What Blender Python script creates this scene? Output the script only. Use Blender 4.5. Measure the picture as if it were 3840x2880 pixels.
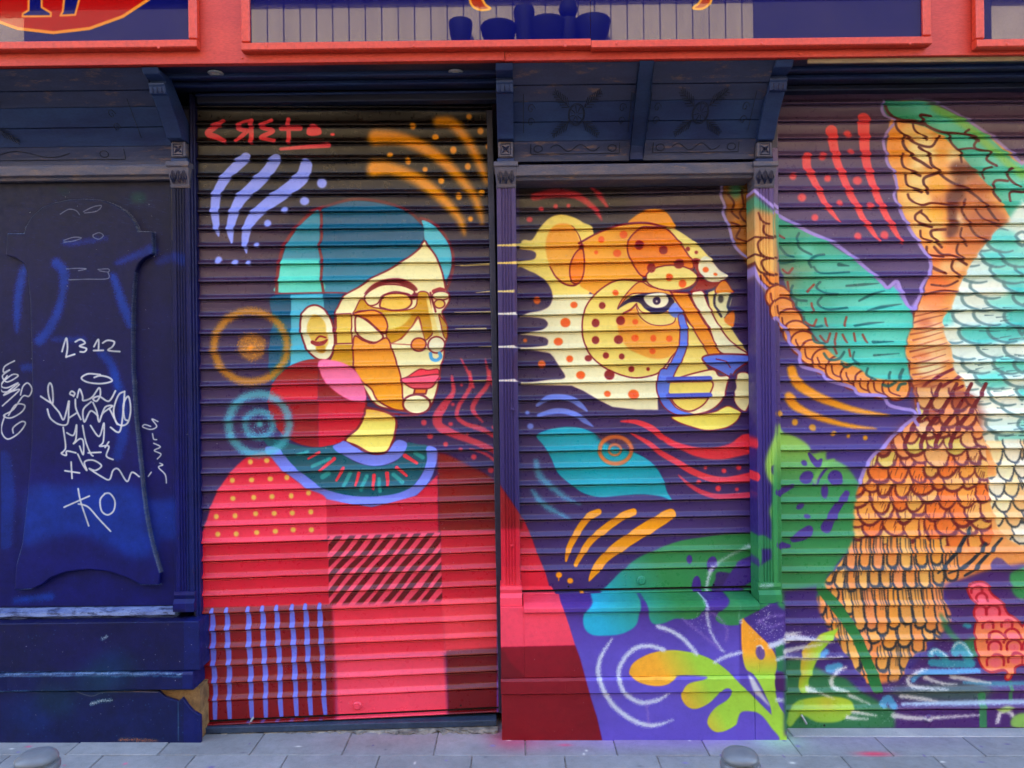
import bpy, bmesh, math, random
import numpy as np
from mathutils import Vector, Matrix
for _o in list(bpy.data.objects):
    bpy.data.objects.remove(_o, do_unlink=True)
random.seed(7)
rng = np.random.default_rng(11)
R = math.radians
S = bpy.context.scene
COL = S.collection

# ------------------------------------------------------------------ camera, sky, sun, exposure
FPX = 2900.0            # focal length in photograph pixels (3840 wide)
ROLL = R(0.7)
CAMZ = 1.65
cd = bpy.data.cameras.new('camera')
cd.sensor_width = 36.0
cd.lens = FPX / 3840.0 * 36.0
cd.clip_start = 0.05
cd.clip_end = 500.0
cam = bpy.data.objects.new('camera', cd)
cam.matrix_world = Matrix.Translation((0, 0, CAMZ)) @ Matrix.Rotation(R(90), 4, 'X') @ Matrix.Rotation(-ROLL, 4, 'Z')
COL.objects.link(cam)
S.camera = cam

SUN_EL = R(42)
w = bpy.data.worlds.new('World')
S.world = w
w.use_nodes = True
wn = w.node_tree.nodes
sky = wn.new('ShaderNodeTexSky')
sky.sky_type = 'NISHITA'
sky.sun_disc = False
sky.sun_elevation = SUN_EL
sky.sun_rotation = R(-8)
sky.air_density = 1.0
sky.dust_density = 3.0
sky.ozone_density = 1.0
bg = wn['Background']
bg.inputs['Strength'].default_value = 0.15
w.node_tree.links.new(sky.outputs[0], bg.inputs['Color'])
sd = bpy.data.lights.new('sun', 'SUN')
sd.energy = 3.0
sd.angle = R(0.5)
sd.color = (1.0, 0.95, 0.88)
sun = bpy.data.objects.new('sun', sd)
sun_from = Vector((-0.14 * math.cos(SUN_EL), math.cos(SUN_EL), math.sin(SUN_EL)))
sun.rotation_euler = sun_from.to_track_quat('Z', 'Y').to_euler()
sun.location = (0, 6, 16)
COL.objects.link(sun)
S.view_settings.view_transform = 'Standard'
S.view_settings.look = 'None'
S.view_settings.gamma = 1.0
S.view_settings.use_curve_mapping = False
S.view_settings.exposure = 3.58
S.cycles.use_denoising = True
S.cycles.max_bounces = 8
S.cycles.diffuse_bounces = 4

# ------------------------------------------------------------------ photograph pixel -> place
CT, ST = math.cos(ROLL), math.sin(ROLL)
def P(u, v, d):
    """point at depth d (metres along Y from the camera) seen at photo pixel u, v"""
    a = (u - 1920.0) / FPX
    b = (1440.0 - v) / FPX
    return Vector(((a * CT + b * ST) * d, d, (-a * ST + b * CT) * d + CAMZ))
def PX(u, v, d): return P(u, v, d).x
def PZ(u, v, d): return P(u, v, d).z
def ground(x): return 0.003 - 0.0135 * (x - 1.06)

# ------------------------------------------------------------------ paint: vector shapes traced as flat print, baked per wall plane
RS = 0.5
VOFF = 640
IW, IH = 1920, (2880 + VOFF) // 2
IMG = np.zeros((IH, IW, 3), np.float32)
CROP = {'A': (0, 0, 1000), 'B': (900, 0, 1000), 'C': (1800, 0, 1000), 'D': (2800, 0, 1040),
        'E': (0, 700, 1000), 'F': (900, 700, 1000), 'G': (1800, 700, 1000), 'H': (2800, 700, 1040),
        'I': (0, 1400, 1000), 'J': (700, 1400, 1200), 'K': (1800, 1400, 1000), 'L': (2800, 1400, 1040),
        'M': (0, 2130, 1000), 'N': (900, 2130, 1000), 'O': (1800, 2130, 1000), 'P': (2800, 2100, 1040),
        'Z': (0, 0, 3840), 'S': (0, 0, 2212)}
def tr(T, pts):
    x0, y0, wd = CROP[T]
    s = wd / 2212.0
    p = np.asarray(pts, np.float64).reshape(-1, 2)
    return np.stack([(p[:, 0] * s + x0) * RS, (p[:, 1] * s + y0 + VOFF) * RS], 1), s * RS
def spline(p, closed, n=7):
    if len(p) < 3: return p
    q = []
    m = len(p)
    for i in range(m if closed else m - 1):
        if closed: p0, p1, p2, p3 = p[i - 1], p[i], p[(i + 1) % m], p[(i + 2) % m]
        else: p0, p1, p2, p3 = p[max(i - 1, 0)], p[i], p[i + 1], p[min(i + 2, m - 1)]
        for k in range(n):
            t = k / n
            q.append(0.5 * ((2 * p1) + (p2 - p0) * t + (2 * p0 - 5 * p1 + 4 * p2 - p3) * t * t + (3 * p1 - p0 - 3 * p2 + p3) * t ** 3))
    if not closed: q.append(p[-1])
    return np.array(q)
def blur(m, s):
    if s < 0.35: return m
    r = int(math.ceil(s * 2.6))
    k = np.exp(-0.5 * (np.arange(-r, r + 1) / s) ** 2); k /= k.sum()
    for ax in (0, 1):
        pad = [(0, 0), (0, 0)]; pad[ax] = (r, r)
        e = np.pad(m, pad)
        o = np.zeros_like(m)
        n = m.shape[ax]
        for i, kk in enumerate(k):
            o += kk * (e[i:i + n, :] if ax == 0 else e[:, i:i + n])
        m = o
    return m
def put(x0, y0, m, col, alpha=1.0, clip=None):
    h, wd = m.shape
    a0, b0 = max(x0, 0), max(y0, 0)
    a1, b1 = min(x0 + wd, IW), min(y0 + h, IH)
    if a1 <= a0 or b1 <= b0: return
    mm = m[b0 - y0:b1 - y0, a0 - x0:a1 - x0] * alpha
    if clip is not None: mm = mm * clip[b0:b1, a0:a1]
    mm = mm[..., None]
    if callable(col):
        yy, xx = np.mgrid[b0:b1, a0:a1]
        c = col(xx / RS, yy / RS - VOFF) / 255.0
    else:
        c = np.array(col, np.float32) / 255.0
    IMG[b0:b1, a0:a1] = IMG[b0:b1, a0:a1] * (1 - mm) + c * mm
def grad(T, p0, c0, p1, c1):
    q, _ = tr(T, [p0, p1])
    a = q[0] / RS - (0, VOFF); b = q[1] / RS - (0, VOFF)
    d = b - a; L = (d ** 2).sum()
    c0 = np.array(c0, np.float32); c1 = np.array(c1, np.float32)
    def f(x, y):
        t = np.clip(((x - a[0]) * d[0] + (y - a[1]) * d[1]) / L, 0, 1)[..., None]
        return c0 * (1 - t) + c1 * t
    return f
def fillmask(p, soft):
    pad = int(soft * 3) + 2
    x0, y0 = int(p[:, 0].min()) - pad, int(p[:, 1].min()) - pad
    x0 = max(x0, -60); y0 = max(y0, -60)
    x1, y1 = min(int(p[:, 0].max()) + pad + 1, IW + 60), min(int(p[:, 1].max()) + pad + 1, IH + 60)
    if x1 <= x0 or y1 <= y0: return None
    m = np.zeros((y1 - y0, x1 - x0), np.float32)
    q = np.roll(p, -1, 0)
    SS = 3
    for r in range(y1 - y0):
        for s in range(SS):
            y = y0 + r + (s + 0.5) / SS
            c = (p[:, 1] <= y) != (q[:, 1] <= y)
            if not c.any(): continue
            xs = np.sort(p[c, 0] + (y - p[c, 1]) * (q[c, 0] - p[c, 0]) / (q[c, 1] - p[c, 1])) - x0
            for a, b in zip(xs[0::2], xs[1::2]):
                a = max(a, 0); b = min(b, m.shape[1] - 1e-3)
                if b <= a: continue
                ia, ib = int(a), int(b)
                if ia == ib: m[r, ia] += (b - a) / SS
                else:
                    m[r, ia] += (ia + 1 - a) / SS; m[r, ib] += (b - ib) / SS
                    m[r, ia + 1:ib] += 1.0 / SS
    return x0, y0, blur(np.minimum(m, 1), soft)
def poly(T, pts, col, soft=1.0, sm=True, alpha=1.0, line=None, lw=15, clip=None, lalpha=1.0):
    p, s = tr(T, pts)
    c = spline(p, True) if sm else p
    r = fillmask(c, soft * 0.5)
    if r: put(r[0], r[1], r[2], col, alpha, clip)
    if line is not None: stroke_raw(np.vstack([c, c[:1]]), [lw * s] * (len(c) + 1), line, 1.3, lalpha, 0, clip)
def stroke_raw(q, ws, col, soft, alpha, grain, clip):
    ws = np.asarray(ws, np.float64)
    pad = ws.max() / 2 + soft * 2 + 2
    x0, y0 = int(q[:, 0].min() - pad), int(q[:, 1].min() - pad)
    x1, y1 = int(q[:, 0].max() + pad) + 1, int(q[:, 1].max() + pad) + 1
    x0, y0 = max(x0, 0), max(y0, 0); x1, y1 = min(x1, IW), min(y1, IH)
    if x1 <= x0 or y1 <= y0: return
    M = np.full((y1 - y0, x1 - x0), -1e3, np.float32)
    for i in range(len(q) - 1):
        a, b = q[i], q[i + 1]
        rr = max(ws[i], ws[i + 1]) / 2 + soft * 2 + 2
        bx0, by0 = max(int(min(a[0], b[0]) - rr), x0), max(int(min(a[1], b[1]) - rr), y0)
        bx1, by1 = min(int(max(a[0], b[0]) + rr) + 1, x1), min(int(max(a[1], b[1]) + rr) + 1, y1)
        if bx1 <= bx0 or by1 <= by0: continue
        yy, xx = np.mgrid[by0:by1, bx0:bx1]
        d = b - a; L = max((d ** 2).sum(), 1e-6)
        t = np.clip(((xx + .5 - a[0]) * d[0] + (yy + .5 - a[1]) * d[1]) / L, 0, 1)
        dist = np.hypot(xx + .5 - a[0] - t * d[0], yy + .5 - a[1] - t * d[1])
        val = (ws[i] + (ws[i + 1] - ws[i]) * t) / 2 - dist
        sub = M[by0 - y0:by1 - y0, bx0 - x0:bx1 - x0]
        np.maximum(sub, val, out=sub)
    if grain: M = M + (rng.random(M.shape) - 0.5) * grain
    M = np.clip(M / max(soft, .6) + 0.5, 0, 1)
    if soft > 2: M = M * M * (3 - 2 * M)
    put(x0, y0, M.astype(np.float32), col, alpha, clip)
def stroke(T, pts, wd, col, soft=1.2, alpha=1.0, grain=0, clip=None):
    p, s = tr(T, pts)
    q = spline(p, False, 6)
    wl = [wd] * len(p) if not isinstance(wd, (list, tuple)) else wd
    if len(wl) != len(p): wl = np.interp(np.linspace(0, 1, len(p)), np.linspace(0, 1, len(wl)), wl)
    ws = np.interp(np.linspace(0, len(p) - 1, len(q)), range(len(p)), wl) * s
    stroke_raw(q, ws, col, soft, alpha, grain, clip)
def ell(T, c, rx, ry, col, soft=1.0, alpha=1.0, line=None, lw=15, clip=None, rot=0):
    t = np.linspace(0, 2 * math.pi, 25)[:-1]
    x, y = rx * np.cos(t), ry * np.sin(t)
    cr, sr = math.cos(rot), math.sin(rot)
    poly(T, np.stack([c[0] + x * cr - y * sr, c[1] + x * sr + y * cr], 1), col, soft, False, alpha, line, lw, clip)
def dots(T, lst, col, soft=1.4, alpha=1.0):
    for x, y, r in lst:
        k = random.uniform(.92, 1.08)
        ell(T, (x, y), r * k, r / k, col, soft, alpha)
def ring(T, c, rx, ry, wd, col, soft=4, alpha=.8, grain=0, clip=None):
    t = np.linspace(0, 2 * math.pi, 33)
    stroke(T, np.stack([c[0] + rx * np.cos(t), c[1] + ry * np.sin(t)], 1), wd, col, soft, alpha, grain, clip)
def rect(T, x0, y0, x1, y1, col, soft=.8, alpha=1.0):
    poly(T, [(x0, y0), (x1, y0), (x1, y1), (x0, y1)], col, soft, False, alpha)
def maskof(T, pts, sm=True):
    p, s = tr(T, pts)
    r = fillmask(spline(p, True) if sm else p, .5)
    M = np.zeros((IH, IW), np.float32)
    x0, y0, m = r
    a0, b0 = max(x0, 0), max(y0, 0); a1, b1 = min(x0 + m.shape[1], IW), min(y0 + m.shape[0], IH)
    M[b0:b1, a0:a1] = m[b0 - y0:b1 - y0, a0 - x0:a1 - x0]
    return M
def spray(T, c, r, n, col, size=(1.0, 2.5), clip=None):
    for _ in range(n):
        rr = r * math.sqrt(random.random()) * random.uniform(.5, 1.2); an = random.uniform(0, 6.283)
        q = random.uniform(*size)
        ell(T, (c[0] + rr * math.cos(an), c[1] + rr * math.sin(an)), q, q, col, .7, random.uniform(.5, 1), clip=clip)

# colours of the paints
CREAM = (250, 228, 172); YEL = (240, 208, 98); ORG = (255, 156, 48); DORG = (255, 128, 8); MUST = (202, 148, 32)
TEALD = (18, 88, 122); TEALM = (52, 136, 162); CYAN = (78, 178, 208); AQUA = (92, 214, 200)
MAR = (122, 24, 44); DRED = (134, 14, 34); RED = (204, 38, 60); PRED = (247, 68, 98); PINK = (250, 112, 162)
PERI = (126, 140, 246); BLUE = (92, 118, 224); LILAC = (156, 134, 214); PURP = (62, 45, 88); VIO = (90, 74, 190)
AMB = (240, 155, 26); CORAL = (222, 66, 84); LIME = (158, 212, 74); GREEN = (54, 132, 82); NAVY = (24, 32, 78); DOTO = (246, 92, 12); DOTR = (138, 18, 36)
def V(c0, v0, c1, v1): return grad('S', (0, v0 * 2212 / 2212), c0, (0, v1), c1)

def paint_backgrounds():
    rect('S', -50, -640, 3900, 2900, (40, 36, 70))
    # left door bay
    rect('S', -50, 600, 745, 2290, V((17, 21, 54), 700, (14, 34, 98), 1900))
    rect('S', -50, 2270, 760, 2800, V((12, 32, 76), 2300, (10, 38, 82), 2700))
    # left shutter: black spray fading into purple, top darkened slightly for soffit shade
    poly('S', [(715, 330), (1900, 330), (1900, 1250), (715, 1250)], V((38, 34, 33), 640, (60, 46, 80), 1080), 1, False)
    rect('S', 715, 1080, 1872, 2720, V((60, 46, 80), 1080, (60, 44, 96), 1750))
    poly('S', [(715, 840), (1100, 800), (1000, 1150), (715, 1180)], (70, 48, 72), 40, False, .6)
    # centre pilaster, centre shutter, right pilaster, right shutter
    rect('S', 1862, 560, 1945, 2300, V((74, 60, 104), 800, (54, 46, 104), 1900))
    rect('S', 1944, 620, 2850, 2250, V((62, 55, 58), 760, (62, 45, 86), 1120))
    rect('S', 1944, 1120, 2830, 2240, V((62, 45, 86), 1120, (66, 50, 112), 2100))
    poly('S', [(2350, 690), (2850, 690), (2850, 1000), (2400, 900)], (74, 60, 88), 30, False, .7)
    rect('S', 2820, 560, 2912, 2300, V((92, 72, 124), 700, (58, 48, 122), 1700))
    rect('S', 2908, 320, 3900, 2760, V((92, 72, 104), 500, (80, 62, 112), 1000))
    rect('S', 2908, 1000, 3900, 2760, V((80, 62, 112), 1000, (74, 58, 138), 1800))

def paint_sign():
    rect('S', -50, -640, 3900, 175, (14, 36, 104))
    ell('S', (200, -330), 520, 452, (186, 34, 24), 1, 1, (250, 150, 60), 12)
    poly('A', [(185, 135), (188, 112), (235, 85), (240, -500), (120, -420), (100, -480), (340, -800), (345, 60), (420, 105), (420, 133)], (28, 36, 110), 1, False, 1, (252, 150, 70), 18)
    poly('A', [(500, 128), (520, 95), (560, -300), (760, -620), (420, -620), (420, -780), (1000, -780), (1000, -640), (720, -250), (622, 122)], (28, 36, 110), 1, False, 1, (252, 150, 70), 18)
    poly('B', [(1905, -10), (1890, -200), (2010, -330), (2120, -300), (2060, -200), (2000, -60), (2030, 30), (2075, 70), (2000, 82), (1935, 55)], (176, 50, 20), 1, True, 1, (252, 165, 60), 20)
    poly('C', [(1920, -10), (1930, -200), (1830, -330), (1720, -300), (1780, -200), (1845, -60), (1820, 20), (1768, 66), (1840, 72), (1895, 40)], (176, 50, 20), 1, True, 1, (252, 165, 60), 20)

def paint_left_panel():
    B = (28, 74, 190)
    for T, pts, wd, a in [('E', [(200, 680), (160, 850), (140, 1050), (140, 1200)], [60, 70, 60, 20], .6), ('E', [(500, 640), (560, 720), (550, 900), (510, 1040), (450, 1170), (360, 1280)], [80, 80, 60, 70, 70, 80], .6),
                          ('E', [(970, 750), (1010, 880), (1060, 1020), (1100, 1150)], [50, 70, 80, 40], .65), ('E', [(880, 1390), (950, 1480), (1000, 1659)], [80, 70, 60], .5), ('E', [(1000, 640), (1150, 580), (1270, 530)], [40, 60, 80], .45),
                          ('E', [(1320, 620), (1440, 590), (1560, 620)], [60, 80, 90], .35), ('I', [(980, 0), (1040, 200), (1050, 480), (1000, 680)], [50, 80, 90, 80], .4), ('I', [(30, 700), (60, 1000), (40, 1400)], [110, 130, 110], .35),
                          ('E', [(560, 470), (640, 480), (900, 440)], [30, 40, 30], .4), ('E', [(480, 1270), (720, 1270)], [40, 50], .4), ('E', [(200, 1500), (270, 1500)], 60, .5), ('M', [(130, 270), (420, 235)], [40, 60], .5)]:
        stroke(T, pts, wd, B, 9, a, 8)
    poly('I', [(250, 960), (600, 930), (900, 900), (1180, 960), (1230, 1180), (1300, 1450), (1150, 1520), (900, 1400), (700, 1320), (450, 1350), (220, 1400)], (18, 66, 178), 16, True, .55)
    poly('I', [(1240, 1050), (1480, 1040), (1480, 1380), (1300, 1360)], (18, 70, 190), 12, False, .45)
    poly('E', [(470, -20), (620, 30), (560, 80), (450, 40)], (30, 80, 60), 16, True, .5)
    poly('E', [(1080, 50), (1200, 40), (1220, 130), (1090, 140)], (40, 90, 60), 14, True, .5)
    stroke('E', [(1435, 30), (1440, 250), (1440, 440)], 12, (190, 160, 70), 2, .8)
    stroke('A', [(860, 1490), (1150, 1485), (1410, 1478)], 12, (200, 170, 40), 2, .8)
    for pts in [[(600, 115), (740, 110), (860, 118)], [(490, 140), (600, 116)]]:
        stroke('E', pts, 8, (150, 140, 90), 1, .7)
    stroke('E', [(80, 400), (80, 570)], 8, (160, 60, 90), 1, .6)
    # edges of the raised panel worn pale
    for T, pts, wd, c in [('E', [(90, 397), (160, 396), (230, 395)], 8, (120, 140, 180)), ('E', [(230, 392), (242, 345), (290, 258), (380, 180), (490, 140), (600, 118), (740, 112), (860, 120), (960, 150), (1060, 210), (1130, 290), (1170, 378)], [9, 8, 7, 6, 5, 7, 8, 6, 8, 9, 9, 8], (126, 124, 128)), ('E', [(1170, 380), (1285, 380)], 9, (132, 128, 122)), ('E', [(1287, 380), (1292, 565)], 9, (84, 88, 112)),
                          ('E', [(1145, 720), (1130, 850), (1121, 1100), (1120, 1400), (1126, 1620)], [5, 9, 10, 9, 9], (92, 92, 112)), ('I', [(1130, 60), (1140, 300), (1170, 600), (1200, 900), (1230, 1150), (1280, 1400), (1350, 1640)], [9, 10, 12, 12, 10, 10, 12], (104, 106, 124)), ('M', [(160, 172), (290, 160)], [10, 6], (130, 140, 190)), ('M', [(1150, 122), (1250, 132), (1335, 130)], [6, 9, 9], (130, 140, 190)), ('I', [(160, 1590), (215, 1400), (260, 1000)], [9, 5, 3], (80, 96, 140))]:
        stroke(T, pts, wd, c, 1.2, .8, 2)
    for _ in range(420):
        x, y = random.uniform(0, 1600), random.uniform(0, 3300)
        ell('E', (x, y), random.uniform(1.5, 4.5), random.uniform(1.2, 3), (96, 112, 168), .7, random.uniform(.2, .7))
    for _ in range(220):
        x, y = random.uniform(20, 1420), random.uniform(40, 1100); l = random.uniform(8, 60)
        stroke('E', [(x, y), (x + l, y + random.uniform(-3, 8))], random.uniform(1.6, 3), (72, 82, 120), .8, random.uniform(.15, .45))
    for _ in range(150):     # scuffs
        x, y = random.uniform(20, 1420), random.uniform(40, 1500)
        l = random.uniform(5, 45)
        stroke('E', [(x, y), (x + l, y + random.uniform(-6, 14))], random.uniform(2, 4), (92, 100, 150), .8, random.uniform(.15, .5))
    for _ in range(70):
        x, y = random.uniform(450, 1400), random.uniform(70, 330)
        l = random.uniform(15, 70)
        stroke('E', [(x, y), (x + l, y + l * .25)], 3, (120, 120, 130), .8, random.uniform(.15, .5))
    W = (196, 198, 212)
    def pen(T, *ls, w=15):
        for l in ls: stroke(T, l, w, W, 1, .95)
    g = 7
    for l in ([(530, 240), (600, 200), (660, 210), (690, 245)], [(720, 220), (800, 180), (870, 170), (830, 215), (730, 230)], [(560, 455), (640, 430), (705, 435), (640, 460), (560, 470)], [(800, 410), (850, 392), (885, 415), (850, 445), (805, 430), (800, 410)],
              [(580, 690), (680, 685), (745, 690), (680, 705)], [(840, 695), (925, 690), (925, 715), (850, 705)], [(600, 780), (740, 775), (920, 770), (925, 720)]):
        stroke('E', l, g, (150, 150, 165), .8, .7)
    pen('E', [(545, 1370), (580, 1260), (590, 1340), (578, 1415)], [(578, 1415), (650, 1392)], [(655, 1290), (700, 1270), (735, 1300), (690, 1325), (745, 1345), (730, 1372), (695, 1372)],
        [(808, 1330), (845, 1270), (845, 1360)], [(805, 1362), (885, 1360)], [(880, 1300), (920, 1278), (975, 1290), (960, 1330), (925, 1360), (1020, 1370)])
    pen('I', [(860, 12), (760, 5), (705, 40), (760, 75), (870, 85), (955, 65), (930, 35), (860, 20), (810, 35)])
    pen('I', [(370, 190), (440, 235), (470, 240), (465, 120), (445, 80), (430, 130), (450, 230), (520, 320), (560, 380), (600, 230)], [(425, 295), (450, 370), (520, 420), (590, 415), (600, 300), (605, 230)],
        [(640, 185), (610, 170), (625, 148), (650, 165), (640, 190)], [(670, 200), (690, 130), (715, 190), (720, 225), (790, 200), (850, 120), (860, 180), (830, 230), (800, 210), (850, 190), (930, 230), (985, 145)],
        [(655, 215), (660, 290), (700, 380)], [(600, 370), (660, 330)], [(785, 235), (720, 300), (730, 400), (780, 310), (840, 350)], [(800, 240), (830, 310), (850, 400), (880, 330), (960, 270), (900, 280), (860, 380)],
        [(1060, 150), (1010, 180), (970, 300), (990, 400), (1040, 430), (1090, 400), (1110, 290), (1090, 190), (1050, 260), (1060, 370), (1090, 390)], [(1060, 150), (1050, 300), (1020, 480), (945, 445)], [(940, 300), (1000, 420)])
    pen('I', [(555, 445), (575, 600), (560, 640), (540, 660), (580, 675), (585, 640), (660, 655)], [(585, 490), (640, 510), (665, 425), (660, 540), (640, 580), (690, 540), (720, 560), (720, 670), (690, 600)],
        [(715, 430), (740, 560), (780, 660), (800, 680)], [(760, 655), (865, 650)], [(780, 430), (850, 520), (890, 410), (885, 560), (855, 600), (930, 600), (910, 680), (965, 710)], [(900, 610), (930, 565)],
        [(675, 665), (715, 750), (750, 800), (730, 730), (800, 715), (870, 760), (820, 800), (770, 785), (870, 850), (935, 875), (965, 800), (1010, 790), (1080, 890), (1120, 815), (1180, 850)],
        [(620, 730), (628, 865)], [(568, 802), (690, 820)], [(678, 950), (700, 1060), (765, 1255)], [(562, 1102), (770, 1010)], [(680, 1075), (760, 1100), (850, 1200), (945, 1300)],
        [(900, 990), (860, 1040), (870, 1130), (920, 1165), (970, 1130), (980, 1050), (940, 990), (895, 990)], w=14)
    pen('I', [(1310, 400), (1260, 380), (1300, 440), (1250, 465), (1185, 445), (1200, 425), (1250, 440)], [(1265, 500), (1275, 545), (1300, 550)], [(1275, 580), (1330, 610), (1280, 640), (1335, 670), (1305, 710)],
        [(1325, 745), (1350, 760), (1315, 780), (1370, 840), (1380, 910)], [(1255, 820), (1230, 855)], w=11)
    pen('E', [(120, 1445), (40, 1490), (30, 1540), (80, 1520), (20, 1570), (60, 1620), (150, 1570), (100, 1560), (10, 1640), (20, 1700), (100, 1690), (160, 1640)], w=13)
    pen('I', [(60, 20), (10, 100), (60, 120), (150, 80), (30, 180), (100, 150), (160, 140), (20, 270)], [(170, 180), (190, 110), (230, 80), (265, 130), (240, 190), (190, 190), (110, 300), (30, 350), (90, 370), (180, 320), (205, 265), (130, 260), (70, 350)],
        [(40, 350), (10, 470), (60, 545), (150, 500), (210, 420), (180, 400), (110, 450), (110, 495)], w=13)
    # base board: chips, peeled streaks, painted edge highlights
    for T, l in [('M', [(850, 585), (880, 570)]), ('M', [(760, 1125), (840, 1100), (920, 1095)])]:
        stroke(T, l, 16, (190, 200, 215), 1.2, .8, 6)
    stroke('M', [(640, 1025), (760, 1060), (860, 1030), (1060, 1025), (1310, 1028)], 6, (150, 120, 130), .8, .8)
    for _ in range(150):
        x, y = random.uniform(0, 1650), random.uniform(400, 1420)
        ell('M', (x, y), random.uniform(2, 5), random.uniform(1.5, 4), (140, 155, 190), .7, random.uniform(.3, .8))
    for _ in range(7):
        poly('M', [(x0 := random.uniform(0, 1300), y0 := random.uniform(450, 1100)), (x0 + 250, y0 + 30), (x0 + 230, y0 + 260), (x0 - 30, y0 + 200)], random.choice([(18, 50, 120), (22, 60, 78), (16, 30, 80)]), 22, True, .45)
    for y0, y1, a in ((868, 862, .85), (885, 882, .4), (1012, 1018, .6)):  # pale moulding edges: wear plus sky highlights painted in
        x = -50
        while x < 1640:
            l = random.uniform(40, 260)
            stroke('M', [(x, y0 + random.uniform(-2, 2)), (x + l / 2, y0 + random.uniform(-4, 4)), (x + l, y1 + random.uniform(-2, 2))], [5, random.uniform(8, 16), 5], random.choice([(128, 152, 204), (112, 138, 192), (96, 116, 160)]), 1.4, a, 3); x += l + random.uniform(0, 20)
    stroke('M', [(1600, 880), (1640, 940), (1640, 1040)], [30, 36, 20], (150, 124, 96), 2, .8, 8)
    stroke('M', [(1480, 1110), (1482, 1430)], 6, (96, 110, 140), 1, .7)
    stroke('M', [(1000, 1420), (1150, 1425), (1300, 1430)], [14, 22, 10], (190, 110, 80), 3, .7, 6)

def paint_left_shutter():
    c = (226, 70, 86)
    stroke('A', [(1850, 1010), (1725, 1100), (1800, 1140), (1870, 1178)], [46, 54, 50, 34], c)
    stroke('A', [(2083, 1000), (2085, 1180)], 40, c); stroke('A', [(2075, 1003), (2010, 1020), (1975, 1065), (2060, 1085)], 36, c); stroke('A', [(2045, 1090), (1965, 1168)], 38, c)
    stroke('B', [(258, 1000), (175, 1050), (272, 1085), (175, 1140), (285, 1170)], 38, c)
    stroke('B', [(400, 990), (405, 1180)], 38, c); stroke('B', [(342, 1065), (500, 1065)], 42, c)
    poly('B', [(560, 1060), (610, 1035), (665, 1060), (675, 1110), (610, 1128), (555, 1115)], c); ell('B', (768, 1115), 20, 13, c)
    stroke('B', [(338, 1235), (735, 1205)], [26, 40], (214, 74, 90), 1.5)
    P2 = (138, 152, 250)
    for pts, wd in [([(922, 592), (856, 655), (815, 722), (806, 790), (812, 850), (820, 885)], [40, 38, 36, 34, 24, 6]),
                    ([(1035, 598), (1000, 648), (950, 700), (900, 750), (873, 813), (864, 867), (870, 912)], [42, 46, 46, 42, 36, 28, 6]),
                    ([(1148, 620), (1130, 668), (1060, 725), (1000, 768), (950, 815), (927, 860), (919, 905), (924, 948)], [46, 52, 50, 46, 42, 34, 26, 6])]:
        stroke('S', pts, wd, P2, 2)
    dots('S', [(1207, 687, 19), (1142, 754, 17), (1069, 788, 13), (1004, 838, 14), (965, 919, 10), (934, 987, 10), (820, 976, 14), (884, 985, 12)], P2, 2)
    for T, pts, wd in [('B', [(1130, 1140), (1300, 1145), (1480, 1205), (1650, 1310), (1800, 1450), (1930, 1610), (1985, 1740), (2010, 1850)], [120, 100, 90, 85, 72, 62, 50, 15]),
                       ('B', [(1120, 1400), (1250, 1400), (1450, 1475), (1600, 1580), (1720, 1690), (1830, 1830), (1860, 1940)], [120, 95, 90, 85, 70, 50, 15]),
                       ('B', [(1650, 1010), (1750, 1020), (1860, 1130), (1940, 1260), (2000, 1390), (2045, 1510)], [80, 85, 72, 66, 60, 30])]:
        stroke(T, pts, [q * 1.12 for q in wd], (226, 146, 26), 16, .95, 2)
    dots('B', [(1435, 1050, 26), (1620, 1138, 28), (1900, 965, 24), (1995, 1085, 28), (1770, 1245, 30), (2065, 1215, 28), (1245, 1285, 24), (1395, 1340, 26), (1535, 1405, 22), (1890, 1380, 28), (1670, 1500, 26), (2005, 1600, 26), (1815, 1630, 28)], (224, 146, 34), 2)
    ell('F', (1912, 268), 22, 22, (235, 150, 30), 2)
    for T, pts, wd in [('F', [(1830, 655), (2110, 640)], 20), ('F', [(1960, 880), (2120, 865)], 13), ('F', [(1780, 1045), (2090, 1040)], 11), ('F', [(1790, 1180), (2040, 1178)], 13), ('F', [(1980, 1330), (2120, 1325)], 10), ('F', [(1900, 1612), (2130, 1605)], 16), ('F', [(1700, 655), (1850, 650)], 6)]:
        stroke(T, pts, [wd * .4, wd, wd], (226, 206, 130), 1.2, .9)
    # ---- hair
    poly('F', [(290, 905), (870, 880), (870, 1060), (780, 1080), (700, 1200), (520, 1480), (330, 1560), (270, 1620), (240, 1480), (250, 1250), (280, 1100)], TEALD)
    poly('F', [(425, 900), (690, 890), (700, 1040), (760, 1400), (640, 1460), (500, 1470), (420, 1490)], CYAN, 1, False)
    poly('F', [(690, 185), (780, 140), (960, 118), (1150, 135), (1310, 175), (1420, 230), (1500, 300), (1525, 370), (1520, 440), (1490, 500), (1390, 590), (1250, 680), (1110, 750), (990, 830), (880, 885), (690, 875), (665, 700), (665, 400), (670, 250)],
         grad('F', (0, 420), TEALD, (0, 820), (58, 138, 168)))
    poly('F', [(660, 200), (580, 240), (500, 310), (430, 410), (385, 490), (350, 590), (325, 700), (310, 800), (305, 875), (685, 870), (665, 700), (660, 450)], grad('F', (0, 585), (54, 134, 160), (0, 615), AQUA))
    RO = (130, 36, 42)
    stroke('F', [(690, 168), (600, 210), (500, 300), (420, 400), (360, 500), (325, 620), (308, 760), (303, 880)], 28, RO, 3, .9)
    stroke('F', [(672, 190), (678, 400), (658, 500), (682, 620), (674, 740), (692, 880)], 22, RO, 2, .95)
    stroke('F', [(690, 172), (830, 128), (960, 104), (1150, 120), (1310, 165), (1430, 230), (1520, 320)], 24, (112, 38, 40), 4, .8)
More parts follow.
